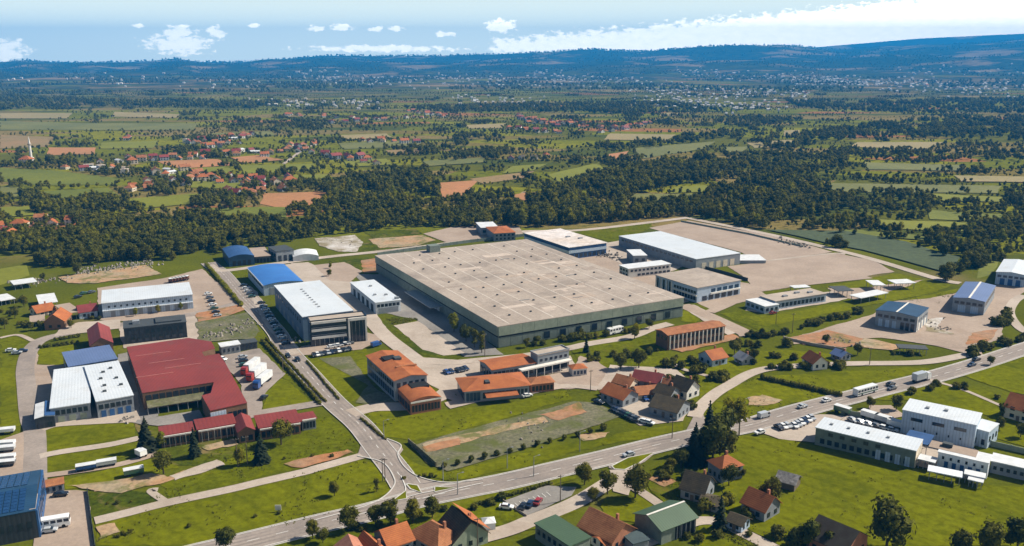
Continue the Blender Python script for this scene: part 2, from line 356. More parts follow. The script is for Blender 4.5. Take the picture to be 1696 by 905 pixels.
# ================================================================ THE GROUND
def ground_material():
    m = bpy.data.materials.new('countryside'); m.use_nodes = True; nt = m.node_tree; N = nt.nodes; L = nt.links
    b = N['Principled BSDF']; b.inputs['Roughness'].default_value = .95; b.inputs['Specular IOR Level'].default_value = .0
    geo = N.new('ShaderNodeNewGeometry')
    def noise(scale, det=4, rough=.6, vec=None):
        n = N.new('ShaderNodeTexNoise'); n.inputs['Scale'].default_value = scale; n.inputs['Detail'].default_value = det; n.inputs['Roughness'].default_value = rough
        L.new(vec or geo.outputs['Position'], n.inputs['Vector']); return n
    def rng(s, a, b_, c=0., d=1.):
        r = N.new('ShaderNodeMapRange'); L.new(s, r.inputs[0])
        for i, v in enumerate((a, b_, c, d)): r.inputs[i+1].default_value = v
        return r.outputs[0]
    def mix(f, a, b_, mode='MIX'):
        x = N.new('ShaderNodeMix'); x.data_type = 'RGBA'; x.blend_type = mode
        if isinstance(f, float): x.inputs[0].default_value = f
        else: L.new(f, x.inputs[0])
        for i, s in ((6, a), (7, b_)):
            if isinstance(s, tuple): x.inputs[i].default_value = (*s, 1)
            else: L.new(s, x.inputs[i])
        return x.outputs[2]
    # narrow parcels, a little bent
    dn = noise(.004, 3); sc = N.new('ShaderNodeVectorMath'); sc.operation = 'SCALE'; sc.inputs['Scale'].default_value = 90; L.new(dn.outputs['Color'], sc.inputs[0])
    ad = N.new('ShaderNodeVectorMath'); ad.operation = 'ADD'; L.new(geo.outputs['Position'], ad.inputs[0]); L.new(sc.outputs[0], ad.inputs[1])
    mp = N.new('ShaderNodeMapping'); mp.inputs['Rotation'].default_value = (0, 0, math.radians(24)); mp.inputs['Scale'].default_value = (1/150, 1/62, 0)
    L.new(ad.outputs[0], mp.inputs[0])
    vo = N.new('ShaderNodeTexVoronoi'); vo.voronoi_dimensions = '2D'; vo.inputs['Scale'].default_value = 1; vo.inputs['Randomness'].default_value = .85; L.new(mp.outputs[0], vo.inputs['Vector'])
    sp = N.new('ShaderNodeSeparateColor'); L.new(vo.outputs['Color'], sp.inputs[0])
    cr = N.new('ShaderNodeValToRGB'); cr.color_ramp.interpolation = 'CONSTANT'; L.new(sp.outputs[0], cr.inputs[0])
    cols = [(0, (.15, .152, .008)), (.16, (.10, .10, .012)), (.32, (.165, .128, .032)), (.46, (.13, .135, .009)), (.60, (.20, .148, .05)), (.70, (.072, .082, .014)), (.80, (.18, .172, .010)), (.90, (.28, .125, .045)), (.95, (.18, .138, .045))]
    e = cr.color_ramp.elements
    e[0].position = 0; e[0].color = (*cols[0][1], 1); e[1].position = cols[1][0]; e[1].color = (*cols[1][1], 1)
    for p, c in cols[2:]:
        x = e.new(p); x.color = (*c, 1)
    fine = noise(.09, 6, .75)
    field = mix(rng(fine.outputs[0], .5, .68), cr.outputs[0], (.045, .058, .012))
    near = mix(rng(noise(.02, 5).outputs[0], .35, .65), (.100, .108, .006), (.066, .076, .006))
    near = mix(rng(noise(.006, 4).outputs[0], .60, .72), near, (.17, .13, .06))
    ln = N.new('ShaderNodeVectorMath'); ln.operation = 'LENGTH'; L.new(geo.outputs['Position'], ln.inputs[0])
    col = mix(rng(ln.outputs['Value'], 620, 700), near, field)
    wood = mix(rng(noise(.012, 7, .75).outputs[0], .40, .62), (.018, .028, .012), (.045, .055, .02))
    wood = mix(rng(noise(.0016, 6, .65).outputs[0], .53, .62), wood, (.22, .155, .075))
    far = mix(rng(noise(.0016, 5, .7).outputs[0], .40, .50), col, wood)
    col = mix(rng(ln.outputs['Value'], 2000, 4600), col, far)
    col = mix(rng(ln.outputs['Value'], 5200, 7500), col, wood)
    f2 = noise(.7, 5, .75); v = N.new('ShaderNodeVectorMath'); v.operation = 'SCALE'; L.new(col, v.inputs[0]); L.new(rng(f2.outputs[0], .3, .7, .72, 1.28), v.inputs['Scale'])
    L.new(v.outputs[0], b.inputs['Base Color'])
    return m
def build_ground():
    az = list(np.radians(np.arange(-42, 42.01, .3)))+list(np.radians(np.arange(46, 318, 4.0)))
    rs = [0.0]+list(np.geomspace(60, 3900, 26))+list(np.linspace(3960, 13500, 125))+list(np.linspace(13650, 15200, 14))
    mb = MB(); n = len(az)
    for r in rs:
        for a in az:
            x, y = r*math.sin(a), r*math.cos(a); mb.v.append((x, y, height(x, y)))
    for i in range(len(rs)-1):
        for j in range(n):
            k = (j+1) % n
            if i == 0: mb.f.append((j, n+j, n+k))
            else: mb.f.append((i*n+j, (i+1)*n+j, (i+1)*n+k, i*n+k))
    mb.f = [tuple(reversed(q)) for q in mb.f]
    o = part('ground', mb, ground_material(), None, smooth=True); tag(o, kind='structure')
    if o.data.polygons[n*10].normal.z < 0: o.data.flip_normals()
build_ground()

# distant fields one can tell apart
FIELDC = dict(green=M('field_green', (.135, .145, .006), (.10, .115, .006), .012, .95, .2, .25), bright=M('field_bright', (.165, .168, .005), (.135, .142, .005), .012, .95, .15, .25),
              soil=M('field_red_soil', (.38, .165, .065), (.30, .15, .06), .012, .95, .18, .2), brown=M('field_brown', (.25, .155, .065), (.19, .14, .05), .012, .95, .2, .2),
              tan=M('field_straw', (.27, .205, .085), (.22, .18, .07), .01, .95, .18, .2), olive=M('field_olive', (.15, .145, .03), (.11, .115, .025), .012, .95, .2, .2),
              dark=M('field_dark_green', (.055, .075, .028), (.042, .06, .022), .02, .95, .3, .3))
FIELDS = [('bright', [(0, 446), (44, 438), (52, 456), (0, 474)]), ('green', [(0, 278), (100, 284), (205, 297), (190, 307), (60, 307), (0, 301)]), ('olive', [(0, 309), (34, 311), (30, 330), (0, 332)]),
          ('soil', [(437, 321), (548, 318), (552, 336), (466, 346), (432, 338)]), ('green', [(545, 312), (572, 308), (576, 318), (552, 320)]), ('soil', [(722, 304), (792, 299), (772, 325), (732, 331)]), ('brown', [(778, 297), (885, 284), (868, 296), (800, 305)]),
          ('bright', [(905, 290), (992, 270), (1002, 281), (925, 302)]), ('soil', [(850, 323), (900, 317), (893, 330), (852, 335)]), ('soil', [(1010, 256), (1042, 251), (1036, 263), (1004, 267)]), ('olive', [(1052, 246), (1185, 235), (1165, 247), (1062, 264)]),
          ('soil', [(258, 268), (360, 264), (392, 274), (300, 280)]), ('bright', [(262, 282), (378, 276), (388, 288), (272, 294)]), ('bright', [(168, 237), (262, 234), (255, 246), (165, 247)]), ('brown', [(0, 224), (92, 228), (80, 244), (0, 247)]), ('soil', [(80, 245), (160, 245), (158, 256), (80, 258)]),
          ('tan', [(1420, 236), (1565, 236), (1535, 248), (1408, 244)]), ('tan', [(1238, 237), (1325, 231), (1295, 243), (1250, 246)]), ('bright', [(1450, 364), (1622, 370), (1612, 384), (1462, 380)]), ('green', [(1540, 349), (1662, 357), (1650, 369), (1540, 364)]),
          ('olive', [(1362, 304), (1660, 309), (1652, 321), (1385, 319)]), ('olive', [(1042, 322), (1162, 322), (1150, 337), (1050, 339)]), ('bright', [(1118, 311), (1176, 307), (1164, 319), (1108, 321)]), ('bright', [(205, 331), (330, 321), (352, 336), (222, 348)]),
          ('green', [(332, 346), (480, 344), (472, 361), (345, 362)]), ('green', [(70, 318), (180, 312), (200, 326), (90, 334)]), ('bright', [(320, 300), (420, 305), (405, 316), (315, 312)]), ('bright', [(400, 275), (520, 272), (525, 283), (405, 290)]),
          ('bright', [(850, 276), (905, 272), (880, 284), (830, 288)]), ('olive', [(560, 238), (700, 233), (690, 244), (570, 248)]), ('olive', [(0, 201), (140, 205), (150, 216), (0, 216)]), ('olive', [(130, 205), (330, 205), (320, 216), (140, 217)]),
          ('tan', [(190, 186), (300, 190), (290, 196), (185, 194)]), ('tan', [(0, 188), (120, 188), (110, 197), (0, 197)]), ('tan', [(770, 208), (840, 205), (830, 213), (775, 214)]), ('tan', [(1010, 222), (1120, 224), (1100, 234), (1000, 232)]),
          ('tan', [(1095, 188), (1130, 187), (1125, 193), (1092, 193)]), ('tan', [(1300, 217), (1325, 216), (1320, 228), (1298, 226)]), ('green', [(1395, 380), (1480, 388), (1590, 398), (1585, 405), (1400, 388)]), ('olive', [(1430, 270), (1600, 275), (1590, 284), (1440, 282)]),
          ('dark', [(1268, 382), (1400, 384), (1500, 402), (1590, 428), (1560, 452), (1430, 416)]), ('green', [(1630, 434), (1655, 428), (1642, 456), (1618, 462)]), ('soil', [(382, 262), (425, 258), (470, 266), (405, 272)]), ('bright', [(470, 292), (545, 290), (540, 300), (470, 303)]),
          ('brown', [(640, 250), (700, 247), (705, 254), (645, 258)]), ('olive', [(1205, 245), (1240, 244), (1230, 252), (1200, 254)]), ('bright', [(1540, 322), (1660, 328), (1655, 336), (1560, 334)]), ('bright', [(0, 345), (48, 343), (58, 358), (0, 362)]), ('tan', [(560, 225), (640, 222), (650, 229), (570, 232)]),
          ('tan', [(1580, 292), (1696, 294), (1696, 303), (1590, 302)]), ('olive', [(700, 268), (800, 262), (806, 270), (710, 276)]), ('bright', [(570, 268), (640, 264), (650, 274), (575, 278)]), ('olive', [(350, 222), (450, 218), (455, 226), (352, 230)])]
for i, (c, px) in enumerate(FIELDS): sheet('field', px, FIELDC[c], 'field', 2.0, 25, zoff=.35+.012*i if px[0][1] < 400 else .06)

# ---------------------------------------------------------------- lawns and yards of the industrial estate
LAWNS = [(MEADOW, [(157, 905), (157, 868), (277, 838), (430, 803), (593, 762), (631, 768), (653, 794), (650, 812), (600, 838), (500, 866), (380, 893), (350, 903)]),
         (GRASS, [(262, 800), (330, 770), (400, 745), (440, 715), (520, 690), (545, 690), (598, 735), (595, 748), (500, 775), (380, 805), (280, 830)]),
         (GRASS2, [(64, 735), (66, 717), (90, 706), (222, 697), (228, 722), (120, 743), (78, 750)]), (GRASS2, [(68, 772), (76, 760), (100, 753), (228, 733), (244, 748), (130, 772), (75, 783)]),
         (GRASS2, [(108, 797), (200, 772), (262, 757), (300, 775), (180, 806), (108, 812)]), (GRASS3, [(146, 814), (200, 813), (262, 818), (268, 828), (200, 849), (150, 860)]),
         (GRASS3, [(220, 700), (300, 735), (400, 722), (520, 692), (470, 735), (330, 772), (268, 770), (232, 735)]),
         (GRASS2, [(0, 585), (38, 590), (38, 640), (36, 705), (0, 715)]), (GRASS2, [(62, 578), (120, 572), (140, 585), (108, 600), (108, 606), (62, 605)]), (GRASS, [(0, 555), (45, 552), (55, 575), (0, 583)]),
         (GRASS2, [(504, 591), (607, 578), (620, 600), (640, 640), (627, 653), (578, 668), (560, 660)]), (GRASS2, [(594, 686), (660, 676), (745, 680), (850, 668), (940, 645), (950, 660), (850, 690), (750, 718), (685, 730), (640, 725)]),
         (GRASS2, [(664, 752), (700, 772), (740, 784), (860, 752), (1000, 722), (1130, 702), (1131, 714), (1000, 738), (860, 776), (740, 798), (690, 788), (664, 768)]),
         (GRASS2, [(437, 655), (470, 628), (505, 655), (533, 668), (440, 683)]), (GRASS, [(430, 575), (470, 610), (535, 668), (525, 672), (420, 580)]), (GRASS, [(410, 575), (425, 572), (440, 582), (415, 588)]),
         (GRASS, [(335, 440), (345, 440), (402, 508), (390, 511)]), (GRASS, [(378, 450), (410, 445), (412, 455), (385, 466)]), (GRASS, [(705, 628), (722, 632), (740, 652), (722, 660), (708, 650)]),
         (GRASS3, [(620, 540), (650, 525), (690, 525), (655, 540), (700, 580), (770, 590), (740, 598), (700, 590)]), (GRASS, [(640, 528), (690, 528), (690, 536), (650, 540)]),
         (GRASS, [(945, 578), (1070, 555), (1100, 572), (1110, 600), (1090, 622), (1000, 612), (960, 600)]), (GRASS2, [(1100, 598), (1180, 590), (1300, 580), (1420, 590), (1380, 604), (1290, 607), (1240, 620), (1190, 640), (1160, 660), (1150, 625)]),
         (GRASS2, [(1132, 512), (1165, 525), (1150, 535), (1128, 532)]), (GRASS, [(1145, 507), (1195, 497), (1200, 502), (1170, 516)]), (GRASS, [(1190, 520), (1240, 515), (1300, 545), (1270, 552)]),
         (GRASS2, [(1368, 476), (1482, 453), (1575, 473), (1545, 486), (1451, 504), (1300, 536), (1266, 540), (1235, 525), (1290, 522), (1395, 499)]), (GRASS2, [(1500, 497), (1590, 478), (1560, 505), (1535, 508)]),
         (GRASS2, [(1262, 624), (1535, 609), (1545, 614), (1400, 650), (1300, 672), (1245, 692), (1175, 694), (1185, 665), (1215, 640)]),
         (MEADOW, [(1232, 722), (1340, 735), (1530, 778), (1600, 804), (1696, 806), (1696, 905), (1290, 905), (1240, 880), (1195, 840), (1200, 790), (1150, 765), (1170, 735)]),
         (GRASS2, [(1432, 662), (1560, 634), (1640, 650), (1696, 690), (1696, 740), (1620, 720), (1640, 690), (1500, 664)]), (GRASS2, [(1592, 622), (1696, 592), (1696, 655), (1640, 640)]),
         (GRASS2, [(1000, 825), (1060, 820), (1090, 838), (1060, 868), (1010, 860), (990, 840)]), (GRASS, [(1060, 790), (1110, 765), (1150, 800), (1190, 850), (1160, 860), (1100, 838)]),
         (GRASS, [(650, 850), (760, 822), (850, 802), (905, 792), (960, 790), (905, 806), (834, 830), (870, 856), (838, 874), (760, 868), (600, 905), (400, 912)]), (GRASS, [(1160, 868), (1220, 880), (1260, 905), (1150, 905)]), (GRASS2, [(860, 880), (950, 842), (955, 848), (890, 878)]),
        
         (GRASS, [(940, 383), (1080, 370), (1080, 378), (1020, 402), (1005, 400)]), (GRASS3, [(545, 433), (620, 426), (626, 455), (590, 455)]), (GRASS3, [(590, 405), (628, 402), (632, 417), (592, 418)]), (GRASS3, [(600, 383), (690, 380), (700, 388), (620, 396)])]
for m_, px in LAWNS: sheet('lawn', px, m_, 'lawn', .9, 2.5)
YARDS = [(ASPH2, [(585, 452), (626, 426), (835, 588), (770, 592), (690, 530), (640, 520)]), (CONC, [(870, 392), (940, 414), (1010, 402), (1040, 446), (1092, 456), (1142, 500), (1125, 506), (1000, 450)]), (ASPH2, [(195, 588), (240, 578), (262, 690), (225, 702), (195, 640)]), (CONC2, [(195, 536), (325, 522), (335, 566), (205, 578)]), (CONC2, [(85, 672), (228, 650), (234, 696), (90, 706)]), (CONC2, [(745, 640), (790, 598), (890, 600), (945, 590), (960, 612), (880, 625), (880, 645), (770, 672)]), (CONC2, [(1010, 605), (1120, 612), (1150, 640), (1135, 668), (1000, 655), (985, 640)]), (CONC, [(160, 478), (270, 462), (335, 446), (405, 508), (340, 523), (205, 533), (165, 531)]), (CONC, [(1075, 378), (1140, 366), (1290, 393), (1380, 418), (1262, 434), (1225, 418), (1095, 384)]), (CONC, [(1205, 442), (1265, 434), (1385, 420), (1445, 432), (1482, 451), (1255, 485), (1235, 462)]),
         (CONC, [(70, 812), (145, 814), (157, 908), (55, 908)]), (ASPH, [(365, 590), (430, 578), (472, 620), (438, 652), (432, 680), (408, 690), (398, 640)]), (CONC2, [(652, 540), (692, 533), (770, 586), (735, 590), (700, 580)]), (CONC2, [(675, 590), (760, 598), (790, 600), (786, 630), (760, 650), (728, 640), (700, 612)]),
         (CONC3, [(528, 595), (580, 591), (625, 648), (690, 672), (660, 678), (588, 668), (610, 640)]), (CONC3, [(682, 740), (760, 716), (950, 666), (985, 668), (1030, 690), (990, 704), (860, 748), (742, 782), (705, 768)]), (CONC, [(960, 590), (990, 600), (1010, 612), (990, 640), (940, 646), (900, 640), (890, 625), (945, 615)]),
         (CONC2, [(990, 655), (1060, 655), (1100, 665), (1140, 680), (1130, 698), (1060, 706), (1030, 690)]), (CONC2, [(975, 408), (1035, 398), (1150, 435), (1100, 455), (1040, 445)]), (CONC, [(1085, 455), (1100, 450), (1240, 470), (1270, 490), (1180, 515), (1130, 490)]), (CONC2, [(1240, 505), (1385, 482), (1410, 492), (1390, 500), (1265, 520), (1235, 515)]),
         (CONC, [(1370, 478), (1430, 478), (1530, 464), (1500, 476), (1420, 498), (1390, 492)]), (CONC, [(1445, 522), (1480, 500), (1540, 495), (1660, 470), (1696, 430), (1710, 470), (1660, 520), (1660, 560), (1600, 586), (1540, 572), (1460, 560), (1300, 572), (1330, 555)]),
         (CONC2, [(1245, 712), (1300, 694), (1360, 688), (1400, 690), (1350, 735), (1290, 728)]), (CONC2, [(1400, 690), (1430, 680), (1600, 735), (1640, 760), (1620, 800), (1510, 770), (1350, 738)]), (CONC, [(1430, 690), (1440, 672), (1475, 672), (1500, 690), (1480, 694)]),
         (CONC2, [(1012, 780), (1035, 778), (1062, 772), (1050, 800), (1040, 822), (1015, 815)]), (ASPH2, [(834, 831), (905, 806), (955, 808), (945, 822), (872, 857)]), (CONC, [(40, 600), (50, 580), (62, 580), (62, 605), (108, 606), (90, 640), (90, 690), (50, 700)]), (CONC, [(0, 730), (50, 712), (66, 716), (70, 800), (0, 800)]),
         (ASPH2, [(210, 700), (330, 680), (340, 700), (262, 706), (232, 704)]), (CONC, [(480, 590), (500, 590), (600, 580), (640, 560), (600, 550), (500, 575)]), (CONC2, [(405, 470), (420, 478), (500, 585), (480, 590), (440, 540)]), (CONC2, [(480, 437), (510, 435), (590, 470), (640, 545), (600, 540), (520, 468)]),
         (CONC, [(520, 440), (570, 435), (600, 450), (580, 468), (545, 465)]), (CONC, [(700, 388), (770, 372), (860, 376), (866, 388), (740, 402)]), (CONC2, [(100, 545), (130, 535), (200, 530), (200, 545), (90, 558)]), (CONC, [(590, 688), (640, 668), (690, 668), (690, 675), (640, 680)]), (CONC2, [(738, 668), (900, 632), (935, 640), (850, 655), (745, 678)]), (CONC2, [(1120, 505), (1150, 506), (1235, 548), (1205, 556)])]
for m_, px in YARDS: sheet('yard', px, m_, 'yard', .45, 3)
BARE = [(RUBBLE, [(520, 396), (588, 390), (602, 402), (590, 418), (560, 418), (530, 408)]), (DIRT, [(610, 397), (700, 390), (722, 399), (690, 408), (630, 412)]), (RED, [(598, 432), (624, 428), (628, 452), (602, 453)]), (RED, [(1310, 560), (1370, 548), (1445, 565), (1400, 576), (1330, 572)]), (RED, [(1610, 552), (1655, 545), (1640, 565), (1600, 572)]),
        (DIRT, [(700, 737), (820, 708), (900, 692), (905, 700), (830, 718), (705, 750)]), (RED, [(698, 742), (760, 728), (762, 738), (706, 750)]), (RED, [(895, 688), (960, 668), (975, 684), (925, 698)]), (DIRT, [(960, 722), (1010, 716), (1005, 726), (965, 732)]), (DIRT, [(158, 875), (190, 868), (200, 882), (165, 896)]),
        (CONC2, [(280, 790), (360, 763), (372, 772), (290, 798)]), (DIRT, [(110, 806), (210, 795), (250, 785), (285, 792), (200, 818), (150, 814)]), (DIRT, [(335, 742), (385, 728), (392, 738), (345, 748)]), (RED, [(1100, 578), (1215, 555), (1225, 562), (1130, 585)]), (DIRT, [(1238, 660), (1262, 655), (1298, 664), (1270, 672), (1240, 672)]), (RUBBLE, [(1535, 530), (1565, 526), (1550, 545), (1580, 555), (1530, 550)]),
        (DIRT, [(95, 460), (240, 440), (270, 455), (160, 470), (110, 470)]), (RED, [(470, 770), (575, 745), (590, 750), (500, 776)]), (RED, [(325, 520), (400, 505), (405, 515), (330, 540)]), (CONC3, [(325, 535), (410, 518), (430, 550), (420, 562), (330, 568)]), (RED, [(1065, 793), (1090, 790), (1120, 800), (1100, 808)]), (DIRT, [(1430, 560), (1500, 575), (1480, 582), (1420, 576)])]
for m_, px in BARE: sheet('bare_ground', px, m_, 'yard', .7, 1.5)

# ---------------------------------------------------------------- roads
def road(px, w, mat, name='road', edge=False, centre=None, kerb=False):
    line = spline([P(*p) for p in px]); z = next_z('road')
    ribbon(name, line, w, mat, z)
    if centre:
        zt = LEVEL['road']+.001
        for s in (-1, 1):
            for q in (.9, 2.7 if w > 10 else 2.4): ribbon('wheel_track', line, .8, ASPH3, LEVEL['road']+.0015, s*q)
    zm = next_z('mark')
    if edge:
        for s in (1, -1): ribbon('road_marking', line, .22, PAINT, zm, s*(w/2-.5))
    if centre: dashes(line, .2, PAINT, zm, *centre)
    if kerb:
        for s in (1, -1): ribbon('kerb', line, .3, KERB, z-.05, s*(w/2+.16), .13)
    return line
def asphalt_patch(px, mat): return sheet('road', px, mat, 'road', .1, 6)
asphalt_patch([(588, 690), (602, 698), (640, 728), (662, 737), (668, 746), (660, 757), (672, 778), (698, 794), (740, 801), (800, 797), (800, 810), (700, 832), (600, 852), (520, 868), (600, 842), (634, 826), (652, 808), (654, 793), (634, 767), (592, 755), (598, 738)], ASPH)
asphalt_patch([(1120, 742), (1150, 690), (1165, 688), (1175, 715), (1120, 735), (1085, 752), (1068, 766), (1030, 783), (1008, 776), (1010, 768), (1050, 752)], ASPH)
MAIN = [(200, 950), (300, 925), (400, 901), (520, 871), (610, 850), (692, 828), (770, 812), (842, 798), (930, 777), (1010, 758), (1085, 739), (1160, 722), (1243, 705), (1300, 688), (1347, 675), (1461, 646), (1543, 626), (1622, 603), (1696, 579), (1790, 550), (1900, 520)]
main_line = road(MAIN, 10.5, ASPH, 'road', True, (3.5, 4.5), True)
street_line = road([(672, 806), (657, 782), (628, 745), (596, 705), (553, 667), (510, 619), (473, 578), (454, 546), (401, 492), (370, 455), (355, 444), (345, 436)], 9.0, ASPH, 'road', False, (2.5, 5), True)
road([(600, 756), (528, 776), (504, 783), (430, 800), (380, 812), (277, 834), (210, 851), (157, 864)], 4.6, CONC2, 'path')
road([(262, 812), (250, 815), (277, 834)], 2.5, CONC2, 'path'); road([(157, 812), (200, 806), (262, 800), (310, 782)], 3, DIRT, 'path')
road([(58, 800), (58, 720), (50, 690), (44, 640), (42, 610), (50, 582), (72, 563), (130, 550), (205, 538), (320, 521), (398, 502)], 7, ASPH, 'road')
road([(228, 696), (150, 700), (95, 704), (68, 712)], 5, CONC2, 'road'); road([(66, 757), (100, 750), (180, 738), (230, 727)], 4.2, CONC2, 'path'); road([(66, 790), (120, 783), (200, 770), (262, 752)], 3.5, CONC, 'path')
road([(345, 440), (370, 449), (454, 438), (546, 426), (624, 418), (732, 405), (800, 394), (870, 384), (960, 382), (1060, 371), (1140, 361)], 7, CONC2, 'road')
road([(1140, 362), (1250, 384), (1340, 404), (1440, 429), (1550, 462), (1590, 470)], 7, CONC2, 'road'); road([(1260, 434), (1375, 421), (1400, 422)], 3, CONC2, 'path')
road([(482, 438), (516, 468), (559, 490), (605, 524), (639, 558), (672, 584), (700, 606), (722, 632), (743, 648), (690, 672), (620, 676), (580, 686)], 8, CONC2, 'road')
road([(690, 598), (740, 602), (800, 597), (870, 590), (941, 578), (978, 570), (1043, 559), (1080, 545), (1110, 537)], 6, CONC2, 'road'); road([(1130, 506), (1173, 524), (1229, 550), (1240, 558)], 9, CONC, 'road'); road([(1175, 518), (1210, 503), (1240, 485), (1300, 475), (1440, 460)], 6, CONC, 'road')
road([(1150, 692), (1158, 678), (1182, 655), (1206, 640), (1247, 618), (1294, 609), (1390, 604), (1430, 603), (1529, 601), (1600, 589), (1622, 586)], 5.5, CONC2, 'road'); road([(1616, 590), (1605, 576), (1560, 572), (1480, 560)], 6, CONC, 'road')
road([(1696, 490), (1680, 500), (1672, 520), (1690, 545), (1720, 560)], 5, CONC2, 'road')
road([(715, 918), (745, 906), (837, 881), (880, 864), (951, 835), (1000, 806), (1035, 782)], 6, CONC2, 'road'); road([(1040, 912), (1062, 903), (1110, 885), (1150, 866), (1190, 866), (1232, 885), (1290, 914)], 4.5, CONC2, 'road'); road([(1100, 842), (1055, 812), (1035, 806)], 3.5, CONC2, 'path')
road([(410, 690), (440, 684), (535, 668), (560, 662)], 6, ASPH, 'road'); road([(1110, 600), (1130, 612), (1165, 622), (1180, 626)], 2.5, CONC2, 'path'); road([(1530, 628), (1590, 645), (1650, 670), (1696, 690)], 2, CONC2, 'path'); road([(405, 508), (345, 524), (330, 528)], 4, CONC2, 'path')
road([(740, 648), (760, 662), (850, 655), (935, 641), (990, 645)], 4.5, CONC2, 'road')
road([(0, 561), (30, 556), (55, 566)], 2.5, CONC2, 'path'); road([(470, 272), (500, 250), (520, 240)], 5, CONC2, 'path'); road([(870, 318), (830, 345), (855, 372)], 4, DIRT, 'path')
zm = next_z('mark')
for sx, pts in ((1, [(648, 833), (672, 815), (674, 828)]), (2, [(672, 803), (692, 806), (698, 818), (680, 812)]), (3, [(720, 808), (754, 810), (720, 817)]), (4, [(1013, 774), (1040, 760), (1082, 752), (1060, 768), (1035, 780), (1018, 779)])):
    sheet('grass_island', pts, GRASS2, 'road', .0, 9, zoff=LEVEL['road']+.11)
    w = [P(*p) for p in pts]; ribbon('kerb', w+[w[0].copy()], .45, KERB, LEVEL['road'], 0, .12)
for e in ([(640, 728), (664, 739), (659, 755), (672, 777), (698, 793), (742, 801), (800, 796)], [(592, 757), (634, 768), (653, 794), (651, 809), (634, 826), (600, 842), (520, 864)]): ribbon('kerb', spline([P(*p) for p in e]), .4, KERB, LEVEL['road'], 0, .12)
for e in ([(700, 828), (760, 811), (800, 802)], [(640, 836), (690, 821), (740, 811)], [(665, 830), (672, 812), (664, 790)]): dashes(spline([P(*p) for p in e]), .25, PAINT, zm, 50, .1)
for i in range(11):   # parking bay lines on the car park and the bus yard
    a = P(845+i*7.5, 838-i*2.6); b = P(852+i*7.5, 844-i*2.6)
    if i < 9: dashes([a, b], .14, PAINT, zm, 30, .1)
# ================================================================ BUILDINGS
def fit(c4, h):
    A, B, C, D = [P(x, y, h) for x, y in c4]
    ux = (B-A)+(C-D); vy = (D-A)+(C-B); u = ux+Vector((vy.y, -vy.x, 0)); u.z = 0; u.normalize(); v = Vector((-u.y, u.x, 0))
    return (A+B+C+D)/4, math.atan2(u.y, u.x), abs(ux.dot(u))/2, abs(vy.dot(v))/2
class Ctx: pass
UNITBOX = {}
def ubox(dx, dy, dz, mat):
    k = (round(dx, 2), round(dy, 2), round(dz, 2), mat.name)
    if k not in UNITBOX: UNITBOX[k] = MB().box(-dx/2, dx/2, -dy/2, dy/2, 0, dz).mesh('block', mat)
    return UNITBOX[k]
def gable(mbw, mbr, L, W, h, rh, over, swap, t=.18, hip=0.0):
    s = (lambda x, y, z: (y, x, z)) if swap else (lambda x, y, z: (x, y, z))
    a, b = L/2, W/2
    q = [s(-a, -b, 0), s(a, -b, 0), s(a, b, 0), s(-a, b, 0), s(-a, -b, h), s(a, -b, h), s(a, b, h), s(-a, b, h), s(-a+hip, 0, h+rh), s(a-hip, 0, h+rh)]
    i = len(mbw.v); mbw.v += q
    fs = [(0, 1, 5, 4), (1, 2, 6, 9, 5), (2, 3, 7, 6), (3, 0, 4, 8, 7)] if not hip else [(0, 1, 5, 4), (1, 2, 6, 5), (2, 3, 7, 6), (3, 0, 4, 7)]
    mbw.f += [tuple(i+k for k in (f if not swap else f[::-1])) for f in fs]
    k = rh/b; o = over; z0 = h-o*k+.06; z1 = h+rh+.06; ao = a+o; bo = b+o
    if not hip:
        for sg in (-1, 1):
            pts = [s(-ao, sg*bo, z0), s(ao, sg*bo, z0), s(ao, 0, z1+(0 if sg < 0 else .004)), s(-ao, 0, z1+(0 if sg < 0 else .004))]
            if (sg > 0) != swap: pts.reverse()
            mbr.slab(pts, t)
    else:
        r = hip
        F4 = [[s(-ao, -bo, z0), s(ao, -bo, z0), s(a-r, 0, z1), s(-a+r, 0, z1)], [s(ao, -bo, z0), s(ao, bo, z0), s(a-r, 0, z1)],
              [s(ao, bo, z0), s(-ao, bo, z0), s(-a+r, 0, z1), s(a-r, 0, z1)], [s(-ao, bo, z0), s(-ao, -bo, z0), s(-a+r, 0, z1)]]
        for pts in F4: mbr.poly(pts if not swap else pts[::-1])
        pts = [s(-ao, -bo, z0), s(ao, -bo, z0), s(ao, bo, z0), s(-ao, bo, z0)]; mbr.poly(pts[::-1] if not swap else pts)
